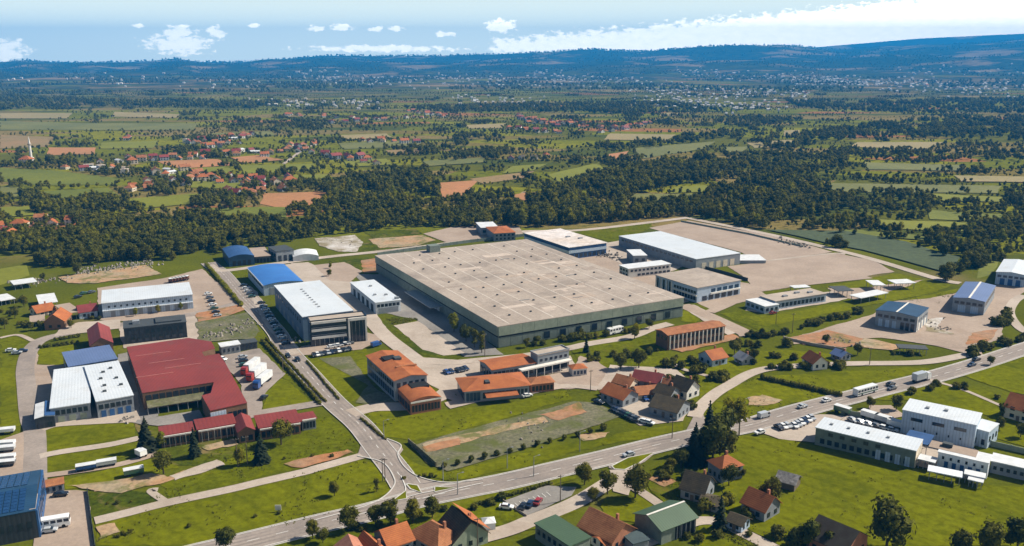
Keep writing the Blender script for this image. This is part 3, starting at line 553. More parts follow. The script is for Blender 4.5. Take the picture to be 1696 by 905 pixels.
def building(name, label, cat, c4, h, wall, roof, kind='flat', rh=1.5, over=.3, group=None, parent=None, walls=True, parapet=0.0, frame=None):
    c, ang, Lx, Ly = frame or fit(c4, h)
    k = Ctx(); k.Lx, k.Ly, k.h, k.ang = Lx, Ly, h, ang
    if parent is None:
        t = thing(name, label, cat, (c.x, c.y, .0), ang, group); loc, rz = None, 0
    else:
        t = parent; d = Vector((c.x, c.y, 0))-parent.location; d.z = 0; d.rotate(__import__('mathutils').Euler((0, 0, -parent.rotation_euler[2]))); loc, rz = d, ang-parent.rotation_euler[2]
    k.t = t; mw, mr = MB(), MB(); a, b = Lx/2, Ly/2
    if kind == 'flat':
        mw.prism([(-a, -b), (a, -b), (a, b), (-a, b)], 0, h-.02)
        mr.box(-a-over, a+over, -b-over, b+over, h-.25, h+.05)
        if parapet:
            w = .35
            for (x0, x1, y0, y1) in ((-a-over, a+over, -b-over, -b-over+w), (-a-over, a+over, b+over-w, b+over), (-a-over, -a-over+w, -b-over+w, b+over-w), (a+over-w, a+over, -b-over+w, b+over-w)): mw.box(x0, x1, y0, y1, h+.052, h+parapet)
    elif kind in ('gx', 'gy', 'hx', 'hy'):
        sw = kind[1] == 'y'; L, W = (Ly, Lx) if sw else (Lx, Ly)
        gable(mw, mr, L, W, h, rh, over, sw, hip=(min(W*.5, L*.42) if kind[0] == 'h' else 0))
    elif kind == 'arch':       # curved across x, ridge along y
        n = 10; prof = [(-a+Lx*i/n, h+rh*(1-((2*i/n)-1)**2)) for i in range(n+1)]
        mw.box(-a, a, -b, b, 0, h-.02)
        for y in (-b, b):
            pts = [(x, y, z-.05) for x, z in prof]; mw.poly(pts if y < 0 else pts[::-1])
        for i in range(n):
            (x0, z0), (x1, z1) = prof[i], prof[i+1]
            mr.slab([(x0, -b-over, z0+.05), (x1, -b-over, z1+.05), (x1, b+over, z1+.05), (x0, b+over, z0+.05)], .2)
    k.wall = part('wall', mw, wall, t, loc, rz) if walls else None
    k.roof = part('roof', mr, roof, t, loc, rz)
    k.host = t if parent is None else (k.wall or k.roof)
    return k
def side_tf(k, s, u, out=0.0):
    a, b = k.Lx/2, k.Ly/2
    if s == 0: return ((-a+u*k.Lx, -b-out), 0.0)
    if s == 1: return ((a+out, -b+u*k.Ly), math.pi/2)
    if s == 2: return ((a-u*k.Lx, b+out), math.pi)
    return ((-a-out, b-u*k.Ly), -math.pi/2)
def slen(k, s): return k.Lx if s in (0, 2) else k.Ly
def row(k, s, n, z0, z1, frac=.6, u0=.03, u1=.97, mat=None, name='window', d=.16, host=None, out=.03):
    mat = mat or GLASS; L = slen(k, s)*(u1-u0); w = L/n*frac; me = ubox(w, d, z1-z0, mat)
    for i in range(n):
        (x, y), r = side_tf(k, s, u0+(u1-u0)*(i+.5)/n, out)
        ob(name, me, host or k.host, (x, y, z0), r)
def band(k, s, z0, z1, mat, u0=0., u1=1., d=.3, name='fascia', out=.1): row(k, s, 1, z0, z1, 1.0, u0, u1, mat, name, d, None, out)
def deck(k, pts, dx, dy, dz, mat, name):     # things fixed on a flat roof: pts in unit coordinates
    me = ubox(dx, dy, dz, mat)
    for (u, v) in pts: ob(name, me, k.host, ((u-.5)*k.Lx, (v-.5)*k.Ly, k.h+.052))

# ---- the big factory
k = building('factory', 'huge flat beige-roofed factory with grey-green panel walls in the centre', 'factory', [(824, 541), (1130, 493), (872, 396), (624, 424)], 10.4, GREENW2, BEIGE, over=.5)
FACT = k
for s in (0, 3):
    n = int(slen(k, s)/6); row(k, s, n, k.h-4.6, k.h-.3, .985, 0, 1, GREENW, 'wall_panel', .5, out=.28)
    row(k, s, n, .3, k.h-5.5, .97, 0, 1, GREENW2, 'wall_panel', .2, out=.12); band(k, s, k.h-5.45, k.h-4.65, BLACK, .002, .998, .1, 'recess_strip', .03)  # near-black strip painted for the dark recess between panel rows
row(k, 0, 9, 1.0, 4.2, .35, .2, .95, GLASS, 'window', .3, out=.24)
row(k, 1, 12, 3, 5, .6); band(k, 3, 3.6, 4.0, STEEL, .40, .62, 7.0, 'loading_canopy', 3.5); row(k, 3, 7, .1, 3.4, .75, .42, .60, BLUEWH, 'loading_door', .3, out=.3)
for i in range(9): deck(k, [(.06+i*.11, .5)], .5, k.Ly*.985, .05, M('pale_seam', (.62, .55, .48), (.5, .43, .36), .1, .9, .2), 'roof_seam')
for i in range(8): deck(k, [(.5, .08+i*.12)], k.Lx*.985, .22, .035, M('roof_joint', (.40, .33, .27), None, .5), 'roof_seam')
deck(k, [(.12+.11*i+random.uniform(-.008, .008), .08+j*.105+random.uniform(-.008, .008)) for i in range(8) for j in range(9) if random.random() < .8], .85, .85, .6, DROOF, 'roof_vent')
PATCH = [M('roof_patch_%d' % i, c, None, .2, .9, .2) for i, c in enumerate(((.40, .315, .25), (.50, .41, .34), (.33, .265, .215), (.44, .36, .30)))]
for i in range(70): deck(k, [(random.uniform(.06, .94), random.uniform(.05, .95))], random.choice((3, 5, 8, 12, 18)), random.choice((.5, 1, 2, 4, 7)), .012+.0008*i, random.choice(PATCH), 'roof_patch')
deck(k, [(.34, .965)], 7, 6, 4.2, GREENW2, 'roof_hut'); deck(k, [(.55, .15), (.3, .2), (.75, .4), (.62, .72)], 6, .25, .3, STEEL, 'roof_pipe')
# ---- halls along the street
k = building('warehouse', 'tall white-roofed hall with a dark glass office front and white bands', 'warehouse', [(506, 524), (584, 515), (531, 465), (449, 473)], 12, SHADEDW, WHITE, over=.2)
deck(k, [(.45, .2+.07*i) for i in range(9)], 1.2, .6, .5, STEEL, 'roof_vent'); row(k, 3, 12, 7.5, 9.2, .3, .05, .95); row(k, 3, 5, .1, 4, .5, .1, .9, GREYW, 'loading_door')
f2 = building('office', '', '', [(515, 533), (607, 524), (601, 517), (507, 526)], 12.2, GLASS, CONC2, over=.15, parent=k.t, parapet=.5)
for z in (10.9, 7.3, 3.7): band(f2, 0, z, z+1.1, PLAST, .02, .63, .7, 'white_band', .3)
band(f2, 0, 9.0, 9.15, STEEL, .02, .63, .4, 'mullion'); band(f2, 0, 5.4, 5.55, STEEL, .02, .63, .4, 'mullion')
for u in (.68, .985): band(f2, 0, 0, 12, PLAST, u-.014, u+.014, 1.0, 'white_pillar', .4)
band(f2, 0, 10.8, 12.1, PLAST, .69, .975, 1.0, 'white_band', .4); row(f2, 0, 4, .2, 10.6, .05, .70, .97, STEEL, 'mullion', .3); row(f2, 0, 7, .2, 3.5, .08, .03, .62, STEEL, 'mullion', .3)
row(f2, 3, 3, 1, 11, .8, .05, .95, GLASSB); row(f2, 1, 3, 1, 11, .8, .05, .95, GLASSB)
k = building('workshop', 'blue arched-roof workshop behind the tall white-roofed hall', 'workshop', [(437, 472), (502, 467), (471, 437), (409, 445)], 6, BLUEWH, BLUER, 'arch', 1.1, .4)
row(k, 3, 8, 3.5, 5, .7); row(k, 0, 3, .1, 4.2, .6, .1, .9, GREYW, 'loading_door'); band(k, 3, 5.3, 6.0, WALLW, 0, 1, .3)
k = building('warehouse', 'small white-roofed hall beside the shaded wall of the big factory', 'warehouse', [(622, 501), (669, 496), (615, 465), (579, 467)], 6.5, WALLWY, WHITE, over=.35)
row(k, 3, 5, .1, 4.2, .5, .08, .95, DROOF, 'loading_door'); row(k, 0, 6, 3.6, 5.2, .8); band(k, 0, .2, 3.2, GREYW, .1, .9, .2, 'shutter'); deck(k, [(.3, .3), (.7, .25), (.55, .7)], 1.4, 1.4, .7, STEEL, 'roof_vent'); deck(k, [(.9, .04)], 2.2, 1.5, 1.2, GREYW, 'roof_unit')
k = building('workshop', 'dark blue curved-roof shed at the edge of the wood', 'workshop', [(378, 427), (420, 424), (409, 408), (369, 413)], 6, NAVY, BLUED, 'arch', 1.5, .4); row(k, 0, 4, .1, 3.6, .6, .1, .9, BLACK, 'loading_door')
k = building('workshop', 'low grey-roofed store beside the dark blue curved-roof shed', 'workshop', [(421, 426), (449, 423), (436, 410), (415, 411)], 4.5, DROOF, CONC, over=.5); row(k, 0, 4, .1, 3, .7, .05, .95, BLACK, 'loading_door')
k = building('workshop', 'dark grey box-shaped workshop beyond the blue arched-roof workshop', 'workshop', [(455, 418), (482, 413), (475, 405), (448, 409)], 7, GREYW, DROOF); row(k, 0, 3, .1, 4, .6, .05, .95, GLASS, 'loading_door'); row(k, 3, 3, 3, 5, .6)
building('storage_tent', 'long low white storage tent beyond the dark grey box-shaped workshop', 'tent', [(486, 426), (530, 424), (522, 415), (482, 417)], 3, TENT, TENT, 'arch', 1.6, .1)
k = building('warehouse', 'long white-roofed hall with pale blue walls behind the black building', 'warehouse', [(171, 503), (319, 487), (312, 469), (167, 480)], 8, BLUEWH, WHITEX, over=.3)
row(k, 0, 14, 5.2, 6.2, .35, .04, .96); row(k, 0, 9, .1, 3.4, .5, .06, .96, GREYW, 'loading_door'); band(k, 0, 3.7, 4.1, WALLW, 0, 1, .8, 'canopy', .4)
k = building('office_building', 'charcoal black two-storey building behind the red-roofed factory', 'office', [(206, 543), (309, 534), (305, 521), (203, 533)], 8, DGREY, DROOF, over=.2)
row(k, 0, 10, 4.6, 6.4, .6, .05, .95); row(k, 0, 8, 1, 3.2, .6, .08, .95); deck(k, [(.72, .5)], k.Lx*.42, k.Ly*.7, .7, DROOF, 'roof_step'); deck(k, [(.2, .5)], 3, 3, 1.5, GREYW, 'roof_unit')
# ---- red-roofed factory: one polygon
def poly_building(name, label, cat, px, h, wall, roof, over=0):
    w = [P(x, y, h) for x, y in px]; c = sum(w, Vector())/len(w); q = [(p.x-c.x, p.y-c.y) for p in w]
    t = thing(name, label, cat, (c.x, c.y, 0)); part('wall', MB().prism(q, 0, h-.2), wall, t); part('roof', MB().prism([(x*1.004, y*1.004) for x, y in q], h-.19, h), roof, t)
    return t, q, c
t, q, c = poly_building('factory', 'low red-roofed L-shaped factory beside the lorry yard', 'factory', [(236, 651), (354, 633), (349, 651), (334, 655), (348, 680), (409, 667), (374, 603), (363, 586), (338, 590), (334, 583), (356, 577), (350, 566), (312, 560), (210, 575)], 7, BROWN, REDM)
def wall_row(t, q, i, n, z0, z1, frac, mat, name, d=.16, u0=.03, u1=.97):
    a, b = Vector(q[i]), Vector(q[(i+1) % len(q)]); L = (b-a).length*(u1-u0); me = ubox(L/n*frac, d, z1-z0, mat); r = math.atan2(b.y-a.y, b.x-a.x)
    for j in range(n):
        p = a.lerp(b, u0+(u1-u0)*(j+.5)/n); ob(name, me, t, (p.x, p.y, z0), r)
wall_row(t, q, 0, 10, 3.6, 5.8, .82, GLASS, 'window'); wall_row(t, q, 0, 6, .2, 2.8, .6, GREYW, 'loading_door'); wall_row(t, q, 4, 1, .3, 6, 1, BLUEWH, 'blue_panel', .3, .0, .42); wall_row(t, q, 4, 4, 1.5, 4.8, .8, GLASS, 'window', .16, .46, .98); wall_row(t, q, 5, 9, 3, 5, .7, GLASS, 'window'); wall_row(t, q, 13, 7, 3, 5, .6, GLASS, 'window')
a, b = Vector(q[0]), Vector(q[1]); d = (b-a).normalized(); nn = Vector((d.y, -d.x))
mb = MB(); p0, p1 = a+d*1, a+d*((b-a).length*.86); mb.slab([(*p0, 3.6), (*(p0+nn*6.5), 3.1), (*(p1+nn*6.5), 3.1), (*p1, 3.6)][::-1], .2); part('canopy', mb, CONC3, t)
for i in range(7): ob('post', ubox(.25, .25, 3.0, STEEL), t, (*(p0+d*((p1-p0).length*i/6)+nn*6.2), 0))
for u, v in ((.25, .3), (.5, .55), (.7, .4), (.35, .75)):
    p = Vector(q[0]).lerp(Vector(q[1]), u).lerp(Vector(q[13]).lerp(Vector(q[12]), u), v); ob('roof_ridge_strip', ubox(14, .25, .12, M('pale_strip', (.45, .2, .17), None, .5)), t, (p.x, p.y, 7.0), math.atan2(d.y, d.x))
# ---- white and slate halls at the left
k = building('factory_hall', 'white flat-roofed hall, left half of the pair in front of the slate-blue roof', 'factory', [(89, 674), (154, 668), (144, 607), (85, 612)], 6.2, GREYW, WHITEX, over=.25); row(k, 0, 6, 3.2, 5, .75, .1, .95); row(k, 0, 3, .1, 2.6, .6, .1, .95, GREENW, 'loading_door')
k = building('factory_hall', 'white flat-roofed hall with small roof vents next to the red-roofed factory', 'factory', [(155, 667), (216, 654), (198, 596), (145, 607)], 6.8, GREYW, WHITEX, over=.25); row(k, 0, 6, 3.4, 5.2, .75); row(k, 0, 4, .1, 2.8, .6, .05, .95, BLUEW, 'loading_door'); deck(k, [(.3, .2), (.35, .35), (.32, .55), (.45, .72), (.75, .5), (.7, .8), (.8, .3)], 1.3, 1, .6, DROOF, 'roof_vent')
k = building('factory_hall', 'slate-blue roofed hall behind the pair of white flat-roofed halls', 'factory', [(109, 608), (196, 594), (178, 571), (108, 584)], 6, GREYW, SLATE, over=.25); row(k, 3, 5, 3, 5, .6)
k = building('shed', 'little shed with half white half blue roof beside the white hall', 'shed', [(59, 694), (90, 688), (90, 666), (58, 669)], 4.5, DGREY, TENT, 'gy', .5, .2); part('roof_panel', MB().slab([(.05, -k.Ly/2-.25, 5.25), (k.Lx/2+.25, -k.Ly/2-.25, 4.72), (k.Lx/2+.25, k.Ly/2+.25, 4.72), (.05, k.Ly/2+.25, 5.25)], .06), BLUED, k.t); row(k, 0, 2, .1, 2.4, .5)
k = building('house', 'tall narrow building with red sheet roof behind the slate-blue roof', 'house', [(149, 573), (186, 567), (181, 542), (145, 546)], 6, BROWN, REDM, 'gy', 3, .3); row(k, 0, 3, 1, 2.5, .5); row(k, 0, 2, 4, 5.4, .4); row(k, 3, 4, 1.2, 2.6, .5); row(k, 3, 4, 3.8, 5.2, .5)
k = building('service_hall', 'small white-roofed container building behind the lorry yard', 'building', [(367, 575), (394, 570), (396, 563), (362, 569)], 4, GREYW, TENT); row(k, 0, 4, 1.2, 2.6, .5)
k = building('service_hall', 'low dark grey building between white container building and street hedge', 'building', [(397, 571), (425, 565), (422, 561), (397, 564)], 3.5, DROOF, DROOF); row(k, 0, 4, 1.2, 2.6, .5)
# ---- solar building
k = building('solar_building', 'dark hall with solar panels and blue side wall at the bottom left corner', 'building', [(-72, 869), (61, 845), (65, 781), (-58, 797)], 8.6, DGREY, NAVY, 'gx', 1.5, .05)
band(k, 1, .0, 8.5, BLUEW, 0, 1, .5, 'blue_facade', .3); row(k, 1, 7, 3, 8, .3, .05, .95, GLASSB, 'window', .2, out=.6); row(k, 0, 8, 3.5, 5.5, .5)
a, b = k.Lx/2, k.Ly/2; sl = math.atan2(1.5, b)
for sg in (-1, 1):
    nx, ny = 15, 7; pw, pl = 1.7, (b-2.0)/ny
    me = ubox(pw*.9, pl*.92, .08, SOLAR)
    for i in range(nx):
        for j in range(ny):
            y = -b+.9+(j+.5)*pl; x = a-2.6-(i+.5)*pw*1.08-(0 if i < 20 else 1)
            o = ob('solar_panel', me, k.t, (x, y if sg < 0 else -y, 8.6+.16+(b+y)/b*1.5)); o.rotation_euler = (sl if sg < 0 else -sl, 0, 0)
deck(k, [(.965, .2)], 1.6, b*.7, .12, CONC2, 'roof_deck')
# ---- beyond the factory
k = building('warehouse', 'flat-roofed hall with streaked roof touching the far side of the big factory', 'warehouse', [(941, 410), (1005, 402), (927, 379), (870, 386)], 8.5, BLUED, M('streaked_roof', (.52, .44, .38), (.60, .56, .55), .03, .9, .25, .3), over=.7)
band(k, 0, 4.2, 6.2, BLUEWH, 0, 1, .3); band(k, 3, 4.2, 6.0, WALLWY, 0, 1, .3); row(k, 0, 8, 1, 3.4, .7); row(k, 3, 16, 1, 3.4, .7); deck(k, [(.75, .35), (.6, .5)], 3, 2, .7, STEEL, 'roof_unit')
k = building('warehouse', 'large white-roofed warehouse with grey walls by the empty concrete yards', 'warehouse', [(1152, 430), (1225, 419), (1093, 383), (1028, 391)], 7.5, GREYW, WHITE, over=.2); row(k, 0, 5, .1, 4.4, .6, .1, .9, CREAM, 'loading_door'); row(k, 3, 18, 4.6, 5.8, .6)
building('loading_ramp', 'low white-topped loading annex at the end of the large white-roofed warehouse', 'annex', [(1195, 436), (1262, 427), (1256, 421), (1226, 423)], 2.2, GREYW, TENT)
k = building('office_building', 'office block with beige flat roof and blue-white facade right of the factory', 'office', [(1152, 475), (1234, 465), (1153, 444), (1085, 456)], 8.6, BLUEWH, BEIGE, over=.4)
row(k, 0, 5, 4.6, 6.6, .7, .3, .98, GLASSB); row(k, 0, 6, .6, 3.2, .7, .1, .98); row(k, 3, 5, .5, 7.4, .6, .02, .4, GLASS); row(k, 3, 8, 4.8, 6.4, .8, .45, .98); row(k, 3, 8, 1.2, 3.4, .8, .45, .98); band(k, 3, 3.7, 4.5, PLAST, .42, 1, .8, 'white_band', .3); band(k, 0, 3.6, 4.4, PLAST, .3, 1, .8, 'white_band', .3)
for u in (.02, .14, .28, .40): band(k, 3, 0, 8, PLAST, u, u+.02, .6, 'white_pillar', .3)
k = building('office_building', 'small white two-storey office between the factory and large white-roofed warehouse', 'office', [(1040, 446), (1106, 437), (1096, 430), (1031, 440)], 6, PLAST, TENT, over=.4); row(k, 0, 10, 3.6, 4.9, .6); row(k, 0, 8, .8, 2.2, .7, .2, 1); row(k, 3, 3, 3.4, 4.8, .6); row(k, 3, 3, .8, 2.4, .6)
k = building('kiosk', 'small white cube building beside the large white-roofed warehouse', 'building', [(1048, 425), (1066, 422), (1064, 413), (1041, 414)], 6, GREYW, TENT); row(k, 0, 2, 2, 4, .5)
k = building('office_building', 'long low building with pale roof and blue-white walls by the lawn', 'office', [(1286, 499), (1368, 486), (1343, 478), (1257, 490)], 5, BLUEWH, CONC2, over=.3); row(k, 0, 12, 1.2, 3.4, .75); row(k, 3, 5, 1.2, 3.4, .7); band(k, 0, 4.0, 4.7, GREYW, 0, 1, .3); deck(k, [(.3, .4), (.6, .6), (.8, .4)], 3, 1.5, .8, STEEL, 'roof_unit')
w = building('wing', '', '', [(1266, 509), (1287, 504), (1258, 492), (1240, 497)], 4, BLUEWH, TENT, over=.15, parent=k.t); row(w, 0, 3, 1.2, 2.8, .6); row(w, 3, 4, 1.2, 2.8, .6)
def canopy(label, c4, h=4, roof=TENT, n=4, name='canopy_shelter', group=None):
    k = building(name, label, 'shelter', c4, h, GREYW, roof, over=.3, walls=False, group=group)
    for i in range(n):
        for s in (-1, 1): ob('post', ubox(.22, .22, h-.26, STEEL), k.t, ((-.46+.92*i/(n-1))*k.Lx, s*k.Ly*.44, 0))
    return k
canopy('long white canopy standing on the lawn beyond the long low building', [(1424, 494), (1472, 485), (1450, 480), (1410, 489)], 3.6)
canopy('short pale canopy on the lawn, nearer the concrete yard', [(1444, 474), (1461, 471), (1456, 464), (1440, 465)], 4); canopy('flat white canopy at the far end of the lawn', [(1482, 472), (1507, 467), (1504, 461), (1480, 465)], 4); canopy('dark flat canopy between the long low building and the lawn', [(1385, 484), (1405, 480), (1400, 472), (1382, 476)], 4, DROOF)
canopy('small white flat shelter on the edge of the concrete yard', [(1315, 478), (1338, 475), (1334, 471), (1312, 474)], 3)
k = building('row_building', 'long two-storey brick building with orange roof and white pilasters', 'building', [(1107, 555), (1198, 540), (1181, 530), (1088, 547)], 7.4, BROWN, ORANGE2, 'gx', .9, .5); row(k, 0, 14, .3, 7.1, .22, 0, 1, PLAST, 'pilaster', .5, out=.2); row(k, 0, 13, 4.4, 6.2, .5, .035, .965); row(k, 0, 13, .9, 2.9, .5, .035, .965); row(k, 3, 3, 4.4, 6, .5)
k = building('warehouse', 'hall with navy roof halves and grey walls above the dirt lot', 'warehouse', [(1450, 514), (1520, 525), (1538, 510), (1472, 499)], 8, GREYW, NAVY, 'gy', .8, .25); row(k, 0, 6, 5, 6.4, .7); row(k, 0, 3, .1, 4, .6, .05, .55, BLUEWH, 'loading_door'); row(k, 0, 3, .2, 4, .7, .6, .97, GLASS); row(k, 1, 6, 4.6, 6, .5); row(k, 1, 3, .1, 3.8, .5, .1, .9, PLAST, 'loading_door'); ob('ridge_cap', ubox(.8, k.Ly+.6, .16, PLAST), k.t, (0, 0, 8.8)); band(k, 1, .0, 8.0, PLAST, 0, .04, .3, 'white_pillar')
k = building('warehouse', 'slate-blue roofed hall with white ridge line farther up the right side', 'warehouse', [(1575, 493), (1628, 499), (1653, 473), (1602, 468)], 7.5, GREYW, SLATE, 'gy', .9, .3); row(k, 0, 5, 4.6, 6, .7); row(k, 0, 2, .1, 4, .6, .1, .9, BLUEWH, 'loading_door'); row(k, 1, 9, 4, 6, .5); ob('ridge_cap', ubox(.9, k.Ly+.6, .16, PLAST), k.t, (0, 0, 8.42))
k = building('warehouse', 'white-roofed hall with blue front at the right edge of the picture', 'warehouse', [(1649, 450), (1694, 456), (1716, 434), (1664, 431)], 7.5, BLUEWH, WHITE, 'gy', .9, .3); row(k, 0, 5, 4.6, 6, .7, mat=GLASSB); row(k, 0, 3, .1, 4, .6, .1, .9, BLUEW, 'loading_door'); row(k, 1, 8, 4, 6, .5)
# ---- orange-roofed commercial buildings
k = building('commercial_building', 'two-step orange-roofed commercial building with shaded left wall beside the street', 'building', [(651, 631), (705, 621), (658, 580), (611, 590)], 9, GREYW, ORANGE, 'gy', 1.2, .5)
row(k, 3, 12, 5.6, 7.6, .7); row(k, 3, 12, 1.4, 4.2, .75, mat=GLASSB); row(k, 0, 5, 5.6, 7.6, .6); part('light_well', MB().box(-3.2, 2.2, 4, 9, 9.9, 10.28), BLACK, k.t); part('skylight', MB().box(.6, 3.4, 2.2, 5.2, 10.0, 10.9), DROOF, k.t); part('roof_step', MB().slab([(-2, -6, 10.4), (k.Lx/2, -6, 10.1), (k.Lx/2, -5, 10.1), (-2, -5, 10.4)], .5), ORANGE2, k.t)  # light_well: black box on the roof stands in for a dark hole
w = building('wing', '', '', [(681, 667), (729, 656), (706, 634), (655, 640)], 5.4, BRICK, ORANGE, 'arch', 1.3, .5, parent=k.t); row(w, 0, 9, 1, 3.6, .75); row(w, 3, 5, 1, 3.6, .75); row(w, 1, 5, 1, 3.6, .75); ob('courtyard', ubox(7, 5, .9, BLACK), w.roof, (1.5, w.Ly*.22, 5.95)); band(w, 0, 4.7, 5.3, PLAST, 0, 1, .5, 'fascia', .3)  # courtyard: black box on the roof, painted for the dark of an opening
k = building('commercial_building', 'wide low orange-roofed commercial building with glazed corner in front', 'building', [(766, 649), (873, 636), (862, 615), (762, 627)], 5.2, GREYW, ORANGE, 'hx', 2.0, .8)
row(k, 0, 4, .6, 4.0, .9, .02, .24, GLASSB); row(k, 0, 12, 1.2, 3.6, .7, .27, .98); row(k, 3, 5, .8, 4, .8, mat=GLASSB); ob('roof_slot', ubox(1.8, 6, .8, DROOF), k.t, (-k.Lx*.12, -1.5, 6.0))
w = building('wing', '', '', [(876, 638), (914, 631), (910, 621), (876, 627)], 4, BRICK, ORANGE2, 'hx', 1.2, .6, parent=k.t); row(w, 0, 6, .8, 2.8, .7)
part('canopy', MB().slab([(-k.Lx*.2, -k.Ly/2-4, 2.9), (k.Lx*.3, -k.Ly/2-4, 2.9), (k.Lx*.3, -k.Ly/2, 3.5), (-k.Lx*.2, -k.Ly/2, 3.5)], .15), ORANGE, k.t)
k = building('commercial_building', 'orange flat-pitched building joined to a pale-roofed block in front of factory', 'building', [(819, 612), (882, 601), (868, 586), (791, 598)], 5.6, GREYW, ORANGE, 'gx', .9, .5); row(k, 0, 10, 1, 4.2, .8); row(k, 3, 4, 1, 4.2, .7)
w = building('block', '', '', [(891, 589), (943, 579), (930, 573), (878, 583)], 8.6, GREYW, CONC2, over=.2, parent=k.t, parapet=.5); row(w, 0, 6, 5.6, 6.8, .55); band(w, 0, 1.0, 3.8, BLACK, .0, 1, .2, 'dark_band'); row(w, 1, 3, 4, 6, .6); band(w, 0, 4.0, 4.6, PLAST, -.6, 1, 2.6, 'canopy', 1.2); row(w, 0, 6, .1, 4, .06, -.5, 1, PLAST, 'post', .25, out=2.2)  # near-black band below the canopy
k = building('kiosk', 'little hut with orange roof and white walls beside the paved lot', 'building', [(947, 612), (972, 609), (965, 602), (944, 605)], 3.4, PLAST, ORANGE, 'hx', 1.2, .4); row(k, 0, 4, .8, 2.4, .7, mat=GLASSB); row(k, 1, 2, .8, 2.4, .6)
# ---- long low guesthouse with red roofs
k = building('guesthouse', 'long low red-roofed guesthouse with veranda posts behind the conifers', 'building', [(263, 723), (320, 712), (316, 699), (268, 707)], 4.6, BROWN, REDM, over=.5); band(k, 0, 3.9, 4.4, PLAST, 0, 1, .4, 'fascia', .7); row(k, 0, 9, .8, 3, .8); row(k, 0, 6, .1, 3.9, .04, 0, 1, PLAST, 'post', .25, out=.8)
for lab, c4, wm in (('b', [(329, 711), (389, 701), (384, 686), (322, 696)], BROWN), ('c', [(432, 707), (500, 699), (486, 680), (420, 689)], BROWN), ('d', [(500, 697), (521, 692), (518, 682), (495, 686)], GREYW)):
    w = building('wing', '', '', c4, 4.8 if lab != 'd' else 4.2, wm, REDM, over=.5, parent=k.t); row(w, 0, 8 if lab != 'd' else 4, .8, 3.1, .8); band(w, 0, 4.0, 4.5, PLAST, 0, 1, .4, 'fascia', .7)
    if lab == 'b': row(w, 0, 6, .1, 4, .04, 0, 1, PLAST, 'post', .25, out=.9)
w = building('wing', '', '', [(393, 716), (419, 711), (414, 688), (389, 694)], 4.6, BROWN, REDM, 'gy', 1.6, .4, parent=k.t); row(w, 0, 2, .8, 2.8, .6)
# ---- white halls at lower right
k = building('warehouse', 'long white-roofed hall with grey shaded front on the green field edge', 'warehouse', [(1350, 708), (1516, 746), (1529, 728), (1367, 692)], 6.4, GREENW2, WHITEX, over=.25); row(k, 0, 5, 4.2, 5.4, .4, .1, .7); row(k, 0, 12, 1, 2.8, .6, .04, .96); band(k, 1, 0, 6.1, CREAM, .02, .98, .2, 'end_wall'); row(k, 1, 3, 1, 3, .5)  # darker panel tone on this front stands in for its shade
row(k, 0, 4, .1, 3.6, .5, .6, .98, BLUEWH, 'loading_door', .2); deck(k, [(.12, .5), (.3, .5), (.5, .5), (.7, .5)], .9, .9, .5, STEEL, 'roof_vent')
k = building('warehouse', 'tall white hall with three dark window strips behind the long white-roofed hall', 'warehouse', [(1496, 679), (1617, 704), (1626, 685), (1507, 660)], 9, BLUEWH, WHITEX, over=.2); row(k, 0, 3, 5.6, 6.8, .55, .06, .95); row(k, 0, 5, 2.4, 3.2, .12, .1, .9); row(k, 3, 3, 3, 5, .5); deck(k, [(.3, .5), (.55, .6)], 1.2, 1.2, .6, STEEL, 'roof_vent')
w = building('annex', '', '', [(1615, 707), (1641, 719), (1649, 701), (1624, 693)], 6.2, BLUEWH, WHITE, over=.15, parent=k.t); row(w, 0, 2, 1, 3, .4); row(w, 1, 3, 2, 4, .4)
k = building('warehouse', 'white-roofed hall with blue-white front between the small canopies', 'warehouse', [(1553, 748), (1637, 767), (1643, 753), (1562, 736)], 5.6, WALLW, TENT, over=.25); row(k, 0, 6, 3.4, 4.4, .3); row(k, 0, 5, .1, 2.8, .5, .1, .9, BLUEW, 'loading_door'); deck(k, [(.12, .8)], 3, 2, 1.2, DROOF, 'roof_unit'); deck(k, [(.25, .7)], 14, 6, .06, CONC, 'roof_patch')
k = building('shed', 'low white-roofed shed cut by the right edge beside the small canopies', 'shed', [(1642, 763), (1712, 779), (1718, 766), (1646, 751)], 4.2, GREYW, TENT, over=.25); row(k, 0, 6, 1.4, 2.6, .5)
canopy('dark blue flat canopy between the two long white halls', [(1504, 728), (1535, 738), (1546, 722), (1503, 711)], 4.4, BLUED); canopy('lowest long pale canopy at the green field edge', [(1537, 780), (1592, 790), (1593, 782), (1540, 771)], 3.2, WALLW, 5); canopy('tiny white canopy farthest down the field edge', [(1604, 794), (1627, 799), (1629, 792), (1607, 787)], 2.6); canopy('narrow white canopy against the blue-white front', [(1598, 785), (1630, 791), (1632, 785), (1600, 778)], 3); canopy('square white canopy beside the end wall of the long hall', [(1521, 760), (1548, 766), (1551, 759), (1526, 752)], 3.4)
# ---- buildings behind the factory
k = building('house', 'orange hip-roofed house behind the far edge of the factory', 'house', [(816, 388), (850, 384), (840, 374), (808, 376)], 6, GREYW, ORANGE, 'hx', 2, .5); row(k, 0, 5, 1, 2.4, .5); row(k, 0, 5, 3.6, 5, .5)
k = building('service_hall', 'flat white-roofed building beside the orange hip-roofed house', 'building', [(795, 378), (822, 376), (818, 367), (791, 369)], 6, GREYW, TENT); row(k, 0, 3, 2, 4, .6)
